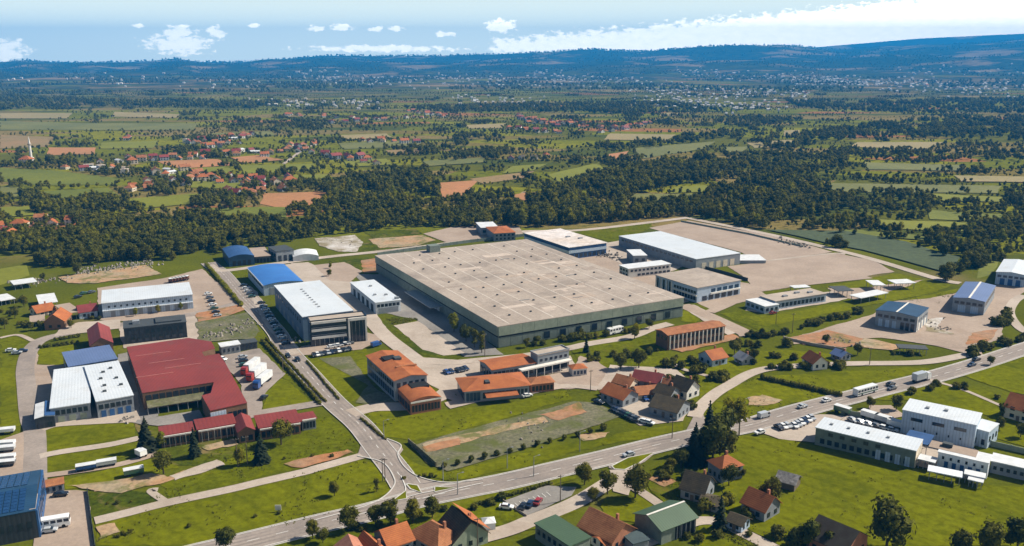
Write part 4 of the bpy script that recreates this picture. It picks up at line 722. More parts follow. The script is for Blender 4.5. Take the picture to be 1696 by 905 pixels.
# ---- houses: ridge end points are given
def vis_sides(k, c):
    out = []
    for s, n in enumerate(((0, -1), (1, 0), (0, 1), (-1, 0))):
        nx = n[0]*math.cos(k.ang)-n[1]*math.sin(k.ang); ny = n[0]*math.sin(k.ang)+n[1]*math.cos(k.ang)
        if nx*c.x+ny*c.y < 0: out.append(s)
    return out
def house(label, r1, r2, zr, W, he, wall, roof, kind='gx', cat='house', name='house', extra=0.0, chim=True, group=None, win=True):
    if cat in ('house', 'annex', 'outbuilding'): zr -= .8; he = max(2.5, he-1.1)
    a, b = P(*r1, zr), P(*r2, zr); d = b-a; L = d.length
    if kind[0] == 'h': L += W*.3
    c = (a+b)/2; ang = math.atan2(d.y, d.x)
    k = building(name, label, cat, None, he, wall, roof, kind, zr-he, .55, group, frame=(c, ang, L, W))
    k.ang = ang
    if win:
        st = 2 if he > 4.4 else 1
        for s in vis_sides(k, c):
            n = max(2, int(slen(k, s)/3.2))
            for f in range(st): row(k, s, n, 1+f*2.7, 2.4+f*2.7, .36, .06, .94)
        (x, y), r = side_tf(k, vis_sides(k, c)[0], .5, .05); ob('door', ubox(1.1, .2, 2.1, WOODP), k.t, (x, y, 0), r)
    if chim:
        o = ob('chimney', ubox(.7, .7, 1.9, BRICK), k.roof, (L*.22, W*.12, zr-1.0))
    return k
house('house with mottled orange-brown roof beside the green-roofed flat hall', (979, 840), (1034, 866), 8, 10, 4.8, BRICK, ORANGE2)
house('low orange-roofed annex in front of the mottled orange-brown roofed house', (991, 890), (1031, 872), 4.2, 6, 2.8, PLAST, ORANGE, cat='annex', chim=False)
k = building('workshop', 'green sheet-roofed flat hall at the bottom beside the lane', 'workshop', [(891, 866), (944, 908), (972, 888), (921, 852)], 4.8, GREENW2, GREENR, over=.3); row(k, 0, 6, 2, 3.4, .5)
building('shed', 'low dark teal flat shed between the orange annex and open barn', 'shed', [(1050, 902), (1074, 892), (1058, 880), (1031, 884)], 3, GREYW, M('teal_roof', (.055, .08, .085), None, .3))
k = house('open barn with green roof and pale ridge line by the lane', (1074, 853), (1131, 832), 6.6, 11, 4.6, GREENW2, GREENR, cat='barn', name='barn', chim=False, win=False)
ob('ridge_cap', ubox(k.Lx+1.2, .6, .12, PLAST), k.t, (0, 0, 6.66)); row(k, 0, 4, .1, 4.0, .8, .38, 1, BLACK, 'opening'); row(k, 0, 5, 0, 4.4, .06, .36, 1, STEEL, 'post', .3, out=.3); row(k, 1, 1, .1, 4, .8, .05, .95, CREAM, 'opening')
k = building('house', 'orange hip-roofed house below the tall dark trees', 'house', [(1194, 781), (1225, 767), (1206, 752), (1182, 762)], 5, GREYW, ORANGE, 'hx', 2.4, .5); row(k, 0, 3, 1, 2.4, .4); row(k, 3, 3, 1, 2.4, .4); row(k, 0, 3, 3.3, 4.5, .4); ob('chimney', ubox(.7, .7, 1.8, BRICK), k.roof, (1, 1, 6.4))
house('grey-blue walled house with mossy dark roof and pale striped gable', (1138, 778), (1176, 788), 8.4, 9, 4.8, GREYW, OLIVE); house('low mossy-roofed outbuilding in front of the pale striped gable', (1164, 820), (1196, 827), 4.2, 6, 2.8, GREYW, OLIVE, cat='outbuilding', chim=False)
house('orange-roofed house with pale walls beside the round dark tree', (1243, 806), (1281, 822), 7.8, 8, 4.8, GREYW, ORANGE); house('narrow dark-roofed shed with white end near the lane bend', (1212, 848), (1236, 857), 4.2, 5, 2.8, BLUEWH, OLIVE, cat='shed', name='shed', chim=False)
house('half-collapsed grey barn standing alone in the green field', (1292, 779), (1322, 787), 4.6, 6, 2.8, WOODP, M('grey_shingle', (.26, .24, .23), (.14, .13, .12), .8, .9, .4, 1), cat='barn', name='barn', chim=False, win=False)
house('large dark brown-roofed barn at the bottom beside the big tree', (1359, 853), (1421, 879), 8, 12, 4.2, BRICK, M('dark_brown_tiles', (.05, .042, .03), (.04, .03, .022), .4, .9, .2), cat='barn', name='barn', chim=False)
house('orange-roofed two-storey house at the right edge of the picture', (1676, 650), (1722, 662), 9.5, 10, 6, CREAM, ORANGE)
house('pinkish orange-roofed house, first of the row at the bottom edge', (577, 886), (592, 922), 7.5, 9, 4.8, PLAST, M('pink_tiles', (.40, .17, .11), (.32, .13, .08), .3, .9, .2)); house('narrow orange-roofed house, second of the row at the bottom edge', (603, 880), (632, 908), 7.5, 6, 4.8, GREYW, ORANGE)
house('bright orange-roofed house, third of the row at the bottom edge', (631, 877), (671, 864), 7.5, 9, 4.8, GREYW, ORANGE); house('house with cross orange roof, fourth of the bottom row', (701, 856), (740, 876), 7.8, 9, 4.8, GREYW, ORANGE2, 'hx'); k = house('house with steep dark-and-orange roof and teal gable, last of the bottom row', (750, 838), (779, 864), 9, 11, 4.6, GREENW, OLIVE)
part('roof_slope', MB().slab([(-k.Lx/2-.56, .02, 9.1), (k.Lx/2+.56, .02, 9.1), (k.Lx/2+.56, k.Ly/2+.6, 4.28), (-k.Lx/2-.56, k.Ly/2+.6, 4.28)][::-1], .05), ORANGE, k.t)  # right slope overlaid in orange tiles, left slope keeps the dark tiles
building('garden_tent', 'small white garden tent behind the steep dark-roofed house', 'tent', [(801, 868), (820, 866), (818, 856), (798, 858)], 2.4, TENT, TENT, 'hx', .8, .2)
# mid cluster by the main road
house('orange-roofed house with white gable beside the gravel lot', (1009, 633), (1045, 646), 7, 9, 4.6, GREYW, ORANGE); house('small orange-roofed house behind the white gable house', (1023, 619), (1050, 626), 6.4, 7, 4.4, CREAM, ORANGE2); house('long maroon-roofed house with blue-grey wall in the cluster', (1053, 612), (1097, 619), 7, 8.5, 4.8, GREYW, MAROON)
house('low orange roofs in the middle of the house cluster', (1052, 640), (1088, 637), 5.2, 8, 3.2, CREAM, ORANGE2); house('white gabled house with mossy roof at the cluster edge', (1122, 621), (1149, 630), 8.2, 8, 5.2, PLAST, OLIVE); house('wide mossy dark-roofed house beside the side road junction', (1088, 652), (1133, 663), 7.4, 11, 4.8, GREYW, OLIVE)
house('small pale pink house between the maroon roof and white gable', (1100, 626), (1112, 628), 6.4, 6, 4.2, M('pink_plaster', (.5, .34, .28), None, .3), ORANGE2); house('dark-roofed house between low orange roofs and white gabled house', (1092, 634), (1118, 641), 7, 8, 4.6, GREYW, OLIVE)
house('blue-walled house with orange roof below the brick row building', (1169, 581), (1194, 576), 7, 9, 4.6, BLUEWH, ORANGE); house('grey-roofed small house beside the blue-walled orange-roofed house', (1226, 581), (1240, 588), 5.4, 6, 3.6, GREYW, M('grey_tiles', (.3, .3, .31), None, .3)); house('orange-roofed house above the curving lane near the dirt lot', (1342, 580), (1360, 590), 7, 7, 4.4, PLAST, ORANGE); house('blue-grey roofed cottage right of the orange house above curving lane', (1385, 577), (1402, 583), 5, 6, 3.4, GREYW, SLATE)
canopy('long dark shelter among the bushes above the main road', [(1487, 577), (1534, 578), (1533, 572), (1488, 571)], 3, DROOF, 5)
# left-hand houses
house('brown house with orange gable roof left of the long white-roofed hall', (88, 521), (100, 509), 8.6, 9, 5.4, BROWN, ORANGE); house('low orange-roofed house behind the brown house', (54, 507), (84, 501), 6, 9, 3.4, CREAM, ORANGE); house('house with dark roof and red patch beside the long white-roofed hall', (128, 506), (158, 502), 7.2, 8, 4.8, BLUEWH, MAROON)
canopy('large white canopy behind the low orange-roofed house', [(66, 502), (97, 501), (87, 485), (60, 490)], 4, TENT); canopy('pale canvas roof in front of the low orange-roofed house', [(44, 536), (70, 530), (76, 520), (56, 524)], 3, CONC); canopy('grey flat roof between brown house and dark-roofed house', [(106, 522), (127, 515), (118, 500), (100, 506)], 4, CONC); canopy('bright white tarpaulin roof at the edge of the dump', [(19, 473), (60, 466), (54, 460), (22, 465)], 3.4, TENT); canopy('white roof shelter near the left edge below the dump', [(0, 500), (20, 494), (14, 486), (-8, 490)], 3, TENT)
# ---- mosque-like spire by the left village
sp = P(52, 266); t = thing('spire_tower', 'tall slender white pointed tower beside the village at far left', 'tower', (sp.x, sp.y, 0)); part('shaft', MB().cone((0, 0, 0), (0, 0, 22), 1.9, 1.5, 10), PLAST, t); part('gallery', MB().cone((0, 0, 20), (0, 0, 21.5), 2.4, 2.4, 10), CONC2, t); part('spire', MB().cone((0, 0, 22), (0, 0, 31), 1.55, .1, 10), PLAST, t); part('base', MB().box(-2.6, 2.6, -2.6, 2.6, 0, 4), PLAST, t)
house('red-roofed prayer house at the foot of the white pointed tower', (36, 258), (50, 258), 9, 12, 5, PLAST, ORANGE, 'hx', cat='building', chim=False)

# ---- village houses, each one a copy of a few kinds
def proto_house(wall, roof, L, W, he, zr, hip=False):
    k = building('village_house', 'x', 'house', None, he, wall, roof, 'hx' if hip else 'gx', zr-he, .5, frame=(Vector((0, -5000, 0)), 0, L, W))
    for s in (0, 1, 3): row(k, s, 3 if s == 0 else 2, 1.2, 2.6, .4)
    if he > 4.6: row(k, 0, 3, 3.6, 5, .4)
    ob('chimney', ubox(.8, .8, 1.8, BRICK), k.roof, (L*.2, W*.1, zr-.8)); return k.t
PW = [PLAST, CREAM, GREYW, PLAST]
PR = [ORANGE, ORANGE2, REDM, ORANGE, OLIVE]
protos = [proto_house(PW[i % 4], PR[i % 5], 10+i % 3*2, 8.5+i % 2, 3.4+(i % 3)*1.2, 6.6+(i % 3)*1.2, i % 4 == 1) for i in range(10)]+[proto_house(PLAST, TENT, 16, 9, 4, 5.4), proto_house(PLAST, CONC2, 14, 10, 6, 7), proto_house(CREAM, ORANGE2, 13, 10, 6, 9)]
HOUSEPX = []
ROOFS = ['orange-roofed ', 'faded-orange-roofed ', 'red-roofed ', 'orange-roofed ', 'dark-roofed ', 'orange-roofed ', 'faded-orange-roofed ', 'red-roofed ', 'orange-roofed ', 'dark-roofed ', 'white-roofed ', 'grey-roofed ', 'faded-orange-roofed ']
def village(label, group, cells, n, scale=1.0, kinds=range(10), amp=.6, dmin=13):
    placed = []
    for i in range(n*30):
        if len(placed) >= n: break
        x0, y0, x1, y1, w = random.choice(cells); u = random.random()
        px = x0+(x1-x0)*u+random.gauss(0, w*.5); py = y0+(y1-y0)*u+random.gauss(0, w*.10)
        p = PT(px, py)
        if p is None or any((p-q).length < dmin for q in placed): continue
        placed.append(p); HOUSEPX.append(p)
        ki = random.choice(list(kinds)); o = copy_tree(protos[ki]); o.location = p; o.rotation_euler[2] = random.choice((0, math.pi/2))+random.gauss(.4, amp*.5)
        s = .84*scale*random.uniform(.8, 1.15); o.scale = (s, s, s); tag(o, (ROOFS[ki]+label) if label.startswith(('house', 'village')) else label, 'house', group)
RED10 = [0, 1, 2, 3, 5, 6, 7, 8, 12]
village('village house in the small hamlet at the left edge below dark wood', 'hamlet at the left edge', [(0, 388, 60, 384, 10), (60, 372, 130, 380, 10), (0, 400, 20, 400, 5)], 11, kinds=RED10)
village('house among gardens in the village strip left of the middle wood', 'houses of the left village strip', [(205, 318, 340, 300, 12), (330, 295, 470, 318, 14), (385, 300, 470, 306, 10), (370, 328, 430, 322, 6)], 38, kinds=RED10)
village('house in the village row to the right of the white pointed tower', 'houses of the row right of the white tower', [(90, 282, 200, 285, 8), (165, 272, 330, 262, 8), (310, 265, 420, 255, 8), (345, 246, 390, 238, 8), (305, 240, 385, 232, 10), (265, 292, 300, 285, 8)], 56, kinds=RED10+[10, 11])
village('larger white shed-like house in the village row near white tower', 'white sheds near the white tower', [(165, 285, 215, 288, 5)], 7, kinds=[10, 11])
village('house in the scattered village beyond the left fields', 'houses beyond the left fields', [(480, 250, 620, 275, 10), (430, 262, 520, 240, 12), (360, 232, 420, 226, 8), (560, 262, 620, 268, 6), (205, 234, 225, 230, 4)], 34, kinds=RED10)
village('house in the pale roofed village strip in the middle distance', 'houses of the middle distant strip', [(470, 192, 620, 200, 8), (540, 205, 700, 196, 8), (680, 185, 740, 195, 8), (600, 235, 700, 240, 8)], 45, kinds=RED10, dmin=14)
village('house in the dense red-roofed village beyond the big factory', 'houses of the dense village', [(855, 195, 930, 212, 9), (875, 205, 960, 206, 9), (840, 215, 930, 222, 6)], 46, kinds=RED10, dmin=12)
village('house in the scattered village right of the dense village', 'houses right of the dense village', [(960, 212, 1060, 214, 8), (1000, 222, 1080, 205, 10), (840, 270, 920, 262, 6)], 24, dmin=14)
village('distant pale house on the wide slope of the far town', 'houses of the far town', [(1120, 150, 1330, 158, 14), (1350, 128, 1460, 140, 10), (1480, 142, 1660, 150, 16)], 38, 1.5, kinds=[10, 11, 4, 0, 9], dmin=25)
# beyond what can be told apart: one mass of pale specks
mb = MB(); rr = random.Random(3)
for (x0, y0, x1, y1, w, n) in [(1060, 150, 1340, 160, 14, 150), (1300, 132, 1460, 140, 9, 140), (1460, 140, 1690, 150, 14, 130), (700, 130, 1000, 140, 12, 150), (880, 125, 1080, 138, 8, 80), (480, 125, 700, 140, 12, 90), (0, 130, 480, 140, 12, 50), (1120, 120, 1330, 132, 9, 60), (1480, 120, 1690, 118, 10, 30), (430, 170, 640, 175, 8, 50), (750, 165, 900, 170, 8, 36), (1060, 170, 1300, 178, 12, 110)]:
    for i in range(n):
        u = rr.random(); p = PT(x0+(x1-x0)*u+rr.gauss(0, w), y0+(y1-y0)*u+rr.gauss(0, w*.45))
        if p is None: continue
        q = max(1, min(2.2, p.length/3600)); s = q*rr.uniform(2.4, 4.8); h = rr.uniform(3, 5)*q; mb.box(p.x-s, p.x+s, p.y-s*.7, p.y+s*.7, p.z-2, p.z+h)
        i0 = len(mb.v); mb.v += [(p.x-s, p.y-s*.7, p.z+h+.05), (p.x+s, p.y-s*.7, p.z+h+.05), (p.x+s, p.y+s*.7, p.z+h+.05), (p.x-s, p.y+s*.7, p.z+h+.05), (p.x-s*.9, p.y, p.z+h+2.5), (p.x+s*.9, p.y, p.z+h+2.5)]
        mb.f += [(i0, i0+1, i0+5, i0+4), (i0+2, i0+3, i0+4, i0+5), (i0+1, i0+2, i0+5), (i0+3, i0, i0+4)]
tag(part('distant_houses', mb, M('far_walls', (.5, .44, .38), (.62, .6, .56), .01, .9, .3, .05), None), 'pale specks of far-off houses on the hazy plain and slopes', 'houses', kind='stuff')
for t in protos:
    for ch in list(t.children_recursive): bpy.data.objects.remove(ch)
    bpy.data.objects.remove(t)
# ================================================================ TREES
def ico(mb, c, r, rnd, jit=.25, sub=1, sq=1.0):
    import bmesh
    bm = bmesh.new(); bmesh.ops.create_icosphere(bm, subdivisions=sub, radius=1)
    i = len(mb.v)
    for v in bm.verts:
        k = r*(1+rnd.uniform(-jit, jit)); mb.v.append((c[0]+v.co.x*k, c[1]+v.co.y*k, c[2]+v.co.z*k*sq))
    for f in bm.faces: mb.f.append(tuple(i+v.index for v in f.verts))
    bm.free()
def leaf(mb, p, n, s, rnd):
    n = (Vector(n)+Vector((rnd.uniform(-.8, .8), rnd.uniform(-.8, .8), rnd.uniform(-.5, .9)))).normalized()
    u = n.orthogonal().normalized(); a = rnd.uniform(0, 6.28); w = n.cross(u); u, w = u*math.cos(a)+w*math.sin(a), w*math.cos(a)-u*math.sin(a)
    i = len(mb.v); k = rnd.uniform(.6, 1.1)
    mb.v += [tuple(Vector(p)-u*s*.5), tuple(Vector(p)+w*s*.35*k), tuple(Vector(p)+u*s*.5), tuple(Vector(p)-w*s*.35*k)]; mb.f.append((i, i+1, i+2, i+3))
def broad(seed, R=3.7, H=10, lobes=14, leaves=90, ls=.8, core=True, low=.18, sub=1):
    rnd = random.Random(seed); mb = MB(); cs = []
    zc = H*(.5+low/2); rz = H*(1-low)/2
    for i in range(lobes):
        while True:
            x, y, z = (rnd.uniform(-1, 1) for _ in range(3))
            if .15 < x*x+y*y+z*z < 1: break
        r = R*rnd.uniform(.34, .55); cs.append(((x*(R-r*.75), y*(R-r*.75), zc+z*(rz-r*.7)), r))
    cs.append(((0, 0, zc), R*.62))
    for c, r in cs:
        if core: ico(mb, c, r*.80, rnd, .2, sub)
        for j in range(leaves):
            d = Vector((rnd.gauss(0, 1), rnd.gauss(0, 1), rnd.gauss(.15, 1))).normalized(); rr = r*rnd.uniform(.78, 1.22)
            leaf(mb, (c[0]+d.x*rr, c[1]+d.y*rr, c[2]+d.z*rr), d, ls*rnd.uniform(.6, 1.3), rnd)
    return mb
def conifer(seed, R=2.6, H=12, tiers=17, blades=13):
    rnd = random.Random(seed); mb = MB(); mb.cone((0, 0, H*.1), (0, 0, H*.98), R*.5, .05, 9)
    for t in range(tiers):
        f = t/(tiers-1); z = H*(.10+.86*f); r = R*(1-f)**.85*rnd.uniform(.85, 1.12)+.18
        for b in range(max(5, int(blades*(1-f*.6)))):
            a = rnd.uniform(0, 6.28); rr = r*rnd.uniform(.75, 1.2); w = .28*rr+.16
            d = Vector((math.cos(a), math.sin(a), 0)); s = Vector((-d.y, d.x, 0)); tip = d*rr+Vector((0, 0, z-rr*.35)); m1 = d*rr*.55+Vector((0, 0, z-rr*.1))
            i = len(mb.v); mb.v += [(0, 0, z+.25), tuple(m1+s*w), tuple(tip), tuple(m1-s*w), tuple(m1+Vector((0, 0, -.5)))]; mb.f += [(i, i+1, i+2), (i, i+2, i+3), (i+1, i+4, i+2), (i+4, i+3, i+2)]
    return mb
def trunk(H, r=.28, top=.62, limbs=4, seed=0):
    rnd = random.Random(seed); mb = MB(); mb.cone((0, 0, -.3), (.1, .05, H*top), r, r*.4, 7)
    for i in range(limbs):
        z = H*rnd.uniform(.25, .5); a = rnd.uniform(0, 6.28); mb.cone((0, 0, z), (math.cos(a)*H*.18, math.sin(a)*H*.18, z+H*.2), r*.45, r*.15, 5)
    return mb
KINDS = {}
def kind(key, crown, tr, mat, bark, H): KINDS.setdefault(key, []).append((crown.mesh('crown_'+key, mat), tr.mesh('trunk_'+key, bark), H))
for s in range(3): kind('green', broad(10+s), trunk(10, seed=s), LEAF, BARK, 10)
for s in range(4): kind('dark', broad(20+s, 3.5, 10, 14), trunk(10, seed=s), LEAFD, BARK, 10)
for s in range(4): kind('wood', broad(70+s, 3.9, 10, 12, 80, .95, True, .08), trunk(10, seed=s), LEAFD, BARK, 10)
for s in range(2): kind('woodgreen', broad(75+s, 3.9, 10, 12, 80, .95, True, .08), trunk(10, seed=s), LEAF, BARK, 10)
for s in range(2): kind('yellow', broad(30+s, 3.2, 10, 10), trunk(10, seed=s), LEAFY, BARK, 10)
for s in range(2): kind('poplar', broad(35+s, 2.6, 13, 14, 80, .8, False, .2), trunk(13, .25, .75, 5, s), LEAFY, BARKP, 13)
for s in range(2): kind('slim', broad(45+s, 1.7, 9, 10, 60, .6, True, .15), trunk(9, .2, .7, 3, s), LEAFD, BARK, 9)
for s in range(2): kind('conifer', conifer(50+s), trunk(12, .25, .5, 0), NEEDLE, BARK, 12)
for s in range(2): kind('spruce', conifer(54+s, 3.7, 12, 18, 16), trunk(12, .3, .5, 0), NEEDLE, BARK, 12)
for s in range(2): kind('bush', broad(60+s, 1.3, 2.0, 6, 45, .5, True, .0), trunk(2, .09, .6, 2, s), LEAF, BARK, 2)
for s in range(2): kind('darkbush', broad(64+s, 1.3, 2.0, 6, 45, .5, True, .0), trunk(2, .09, .6, 2, s), LEAFD, BARK, 2)
for s in range(1): kind('greybush', broad(68+s, 1.3, 2.0, 6, 45, .5, True, .0), trunk(2, .09, .6, 2, s), LEAFG, BARK, 2)
TREE_TOTAL = 0
ORD = 'first second third fourth fifth sixth seventh eighth ninth tenth eleventh twelfth thirteenth'.split()
def tree(p, H, key, label, group=None, rnd=random, cat=None, wide=1.0):
    global TREE_TOTAL
    cm, tm, h0 = rnd.choice(KINDS[key]); bush = 'bush' in key
    t = thing('bush' if bush else ('conifer_tree' if key in ('conifer', 'spruce') else 'tree'), label, cat or ('bush' if bush else 'tree'), (p.x, p.y, p.z), rnd.uniform(0, 6.28), group)
    s = H/h0; t.scale = (s*wide, s*wide, s)
    ob('trunk' if not bush else 'stem', tm, t); ob('crown' if not bush else 'foliage', cm, t); TREE_TOTAL += 1
    return t
NEAR = [(244, 747, 13, 'spruce', 'largest dark conifer at the left end of the red-roofed guesthouse'), (268, 742, 6, 'yellow', 'small yellow-green tree at the foot of the largest conifer'), (271, 785, 9.5, 'dark', 'round dark tree beside the dirt patch below the largest conifer'), (323, 757, 11, 'conifer', 'slender conifer standing before the middle of the guesthouse'),
        (397, 772, 6.5, 'yellow', 'thin yellow-green tree by the poles before the guesthouse'), (433, 766, 11, 'spruce', 'broad conifer before the right end of the guesthouse'), (466, 737, 11, 'dark', 'round dark tree against the right roof of the guesthouse'), (554, 822, 5, 'green', 'lone bushy tree in the big front lawn'), (624, 815, 5, 'slim', 'thin sapling in the big front lawn near the junction'),
        (752, 550, 9.5, 'yellow', 'bright yellow-green tree against the shaded factory wall'), (772, 566, 9, 'dark', 'dark tree nearest the yellow-green tree by the factory wall'), (786, 576, 10, 'slim', 'slim dark tree, middle one by the factory front corner'), (798, 585, 11, 'slim', 'slim dark tree right at the factory front corner'), (872, 576, 5, 'dark', 'low dark tree, first along the lit factory front'), (889, 571, 5, 'dark', 'low dark tree, second along the lit factory front'), (962, 560, 5, 'dark', 'dark tree at the middle of the lit factory front'),
        (971, 584, 8, 'conifer', 'dark conifer beside the road before the factory front'), (1051, 562, 8, 'yellow', 'yellow-green tree by the white bus at the factory front'), (1075, 545, 6, 'dark', 'dark tree near the right end of the factory front'), (1028, 612, 9, 'dark', 'left one of two dark garden trees above the house cluster'), (1058, 610, 10, 'dark', 'right one of two dark garden trees above the house cluster'), (1216, 588, 8, 'dark', 'dark round tree beside the blue-walled orange-roofed house'),
        (1172, 748, 19, 'conifer', 'tallest dark conifer of the grove by the main road'), (1150, 768, 15, 'spruce', 'broad dark conifer at the left of the roadside grove'), (1180, 766, 15, 'wood', 'dark tree in the middle of the roadside grove'), (1194, 740, 15, 'wood', 'dark tall tree at the back of the roadside grove'), (1200, 762, 12, 'dark', 'dark tree behind the orange hip-roofed house'), (1207, 722, 15, 'poplar', 'left yellow-green poplar beside the roadside grove'), (1224, 722, 16, 'poplar', 'right yellow-green poplar beside the roadside grove'), (1128, 775, 8, 'dark', 'low dark tree at the left foot of the roadside grove'), (1110, 782, 5, 'green', 'small green tree left of the roadside grove'),
        (1276, 832, 9.5, 'wood', 'round dark tree behind the orange-roofed house with pale walls'), (1207, 805, 8, 'dark', 'dark tree between the hip-roofed and pale-walled houses'), (1228, 792, 4, 'green', 'little tree in the field beyond the hip-roofed house'), (1192, 877, 11, 'conifer', 'dark conifer at the lane fork by the open barn'), (1468, 909, 15, 'wood', 'big solitary dark tree in the green field at the bottom'), (1590, 922, 8, 'wood', 'dark tree, left of the clump at the bottom right corner'), (1636, 920, 10, 'wood', 'dark tree, middle of the clump at the bottom right corner'), (1684, 914, 10, 'wood', 'dark tree, right of the clump at the bottom right corner'),
        (1310, 908, 7, 'wood', 'dark tree left of the brown-roofed barn'), (1338, 910, 9, 'wood', 'dark tree in front of the brown-roofed barn'), (1378, 916, 7, 'wood', 'dark tree right below the brown-roofed barn'), (968, 803, 8, 'green', 'green tree by the main road above the lane'), (1006, 818, 8.5, 'green', 'green tree at the lane mouth by the lawn'), (1052, 825, 11, 'dark', 'dark pointed tree at the corner of the house lawn'), (982, 832, 5, 'green', 'small dark green tree at the lawn edge by the lane'),
        (518, 893, 6, 'green', 'first roadside tree above the bottom house row'), (579, 880, 8, 'green', 'second roadside tree above the bottom house row'), (622, 870, 7, 'green', 'third roadside tree above the bottom house row'), (647, 871, 8.5, 'dark', 'fourth roadside tree above the bottom house row'), (684, 868, 8, 'green', 'fifth roadside tree above the bottom house row'), (716, 858, 7, 'dark', 'sixth roadside tree above the bottom house row'), (375, 912, 8, 'dark', 'dark tree at the bottom edge beside the main road'), (535, 900, 5, 'dark', 'small dark tree left of the pinkish orange-roofed house'),
        (25, 528, 7, 'green', 'green tree left of the canvas roof at the left edge'), (8, 545, 7, 'dark', 'dark tree at the left edge by the small lawn'), (52, 548, 5, 'dark', 'dark tree before the pale canvas roof'), (68, 546, 5, 'dark', 'dark tree between canvas roof and brown house'), (118, 544, 5, 'green', 'green tree right of the brown house'), (40, 508, 7, 'green', 'green tree behind the canvas roof'), (128, 455, 9, 'dark', 'dense dark tree beside the dump'), (72, 465, 5, 'dark', 'dark low tree left of the dump'),
        (225, 524, 4.5, 'yellow', 'left of three young yellowish trees before the long white hall'), (262, 519, 4.5, 'yellow', 'middle of three young yellowish trees before the long white hall'), (300, 514, 4.5, 'yellow', 'right of three young yellowish trees before the long white hall'), (545, 458, 5, 'dark', 'lone dark tree on the paved strip by the white hall'), (547, 445, 4, 'yellow', 'small yellowish tree beyond the paved strip'), (1442, 676, 5, 'green', 'grey-green tree left of the tall white hall'), (1484, 680, 7, 'dark', 'dark tree at the left corner of the tall white hall'), (1640, 605, 5, 'dark', 'dark tree by the main road at the right'),
        (1262, 560, 5, 'dark', 'dark tree at the road end below the long low building'), (1250, 594, 5, 'dark', 'dark tree beside the small grey-roofed house'), (1368, 570, 5, 'dark', 'dark tree behind the orange house above curving lane'), (1420, 588, 6, 'dark', 'dark tree right of the blue-grey cottage'), (1135, 650, 6, 'dark', 'dark tree right of the mossy dark-roofed house'), (1152, 640, 5, 'green', 'green tree beside the white gabled house'), (1120, 668, 4, 'green', 'low green tree by the side road junction'), (1660, 690, 6, 'dark', 'dark tree by the house at the right edge'), (1690, 725, 6, 'dark', 'dark tree below the house at the right edge'), (1655, 712, 5, 'dark', 'dark tree right of the tall white hall')]
for (x, y, h, kd, lab) in NEAR: tree(P(x, y, .05), h, kd, lab)
ri = random.Random(21)
def scatter_bushes(label, group, cells, n, H=(1.4, 3), keys=('bush', 'darkbush')):
    for i in range(n):
        x0, y0, x1, y1, w = ri.choice(cells); u = ri.random(); p = P(x0+(x1-x0)*u+ri.gauss(0, w), y0+(y1-y0)*u+ri.gauss(0, w*.5), .1); kd = ri.choice(keys); tree(p, ri.uniform(*H), kd, ('dark ' if kd == 'darkbush' else 'green ')+label, group, ri, wide=1.2)
def bush_row(label, group, a, b, n, H=1.5, key='darkbush'):
    for i in range(n): tree(P(a[0]+(b[0]-a[0])*i/(n-1), a[1]+(b[1]-a[1])*i/(n-1), .2), H*ri.uniform(.85, 1.15), key, ORD[i]+' '+label, group, ri)
bush_row('round clipped bush in the row by the small lawn at left', 'clipped bushes by the small lawn', (66, 577), (128, 569), 9, 1.7)
bush_row('low bush in the row along the street corner at left', 'low bushes along the left street', (92, 564), (130, 558), 6, 1.5)
bush_row('dark bush along the near edge of the gravel lot', 'bushes along the gravel lot', (735, 775), (1000, 712), 13, 2.0)
scatter_bushes('bush in the overgrown garden between factory road and house cluster', 'garden bushes above the house cluster', [(960, 598, 1090, 585, 6), (1100, 600, 1160, 596, 5)], 22, (1.4, 3.2))
scatter_bushes('bush along the ditch below the long low building', 'bushes along the ditch', [(1240, 560, 1310, 552, 4), (1300, 552, 1440, 516, 3), (1310, 548, 1445, 512, 3)], 34, (1.8, 3.6))
scatter_bushes('bush beside the curving lane and its gardens', 'bushes by the curving lane', [(1200, 595, 1340, 590, 6), (1270, 612, 1400, 608, 2), (1420, 586, 1590, 592, 4)], 26, (1.4, 3.2))
scatter_bushes('bush on the bank between dirt lot and main road at right', 'bushes on the right bank', [(1600, 592, 1696, 560, 5), (1655, 545, 1675, 520, 5)], 22, (2.5, 5), ('darkbush',))
scatter_bushes('bush among the houses of the roadside cluster', 'bushes in the house cluster', [(1000, 655, 1030, 640, 4), (1090, 625, 1150, 640, 5), (1130, 690, 1160, 655, 3)], 16, (1.3, 2.8))
scatter_bushes('bush in the gardens of the bottom house row', 'bushes of the bottom gardens', [(560, 885, 740, 845, 5), (770, 848, 830, 832, 5), (1050, 800, 1130, 790, 5), (1140, 895, 1250, 890, 6)], 24, (1.2, 2.6))
scatter_bushes('small weed bush on the rough grass at lower left', 'weed bushes at lower left', [(170, 835, 260, 828, 6), (330, 785, 590, 745, 5), (180, 892, 330, 870, 6), (360, 868, 500, 845, 5), (660, 790, 720, 790, 4)], 20, (.7, 1.3))
scatter_bushes('bush by the small farm gardens at the left edge', 'bushes at the left edge', [(0, 520, 60, 548, 6), (10, 500, 40, 500, 5), (130, 532, 165, 530, 3)], 14, (1.5, 3.2))
scatter_bushes('bush beside the field walls behind the long white halls', 'bushes behind the white halls', [(1500, 655, 1560, 640, 4), (1590, 640, 1670, 672, 3), (1540, 634, 1600, 645, 3)], 12, (1.4, 2.8))

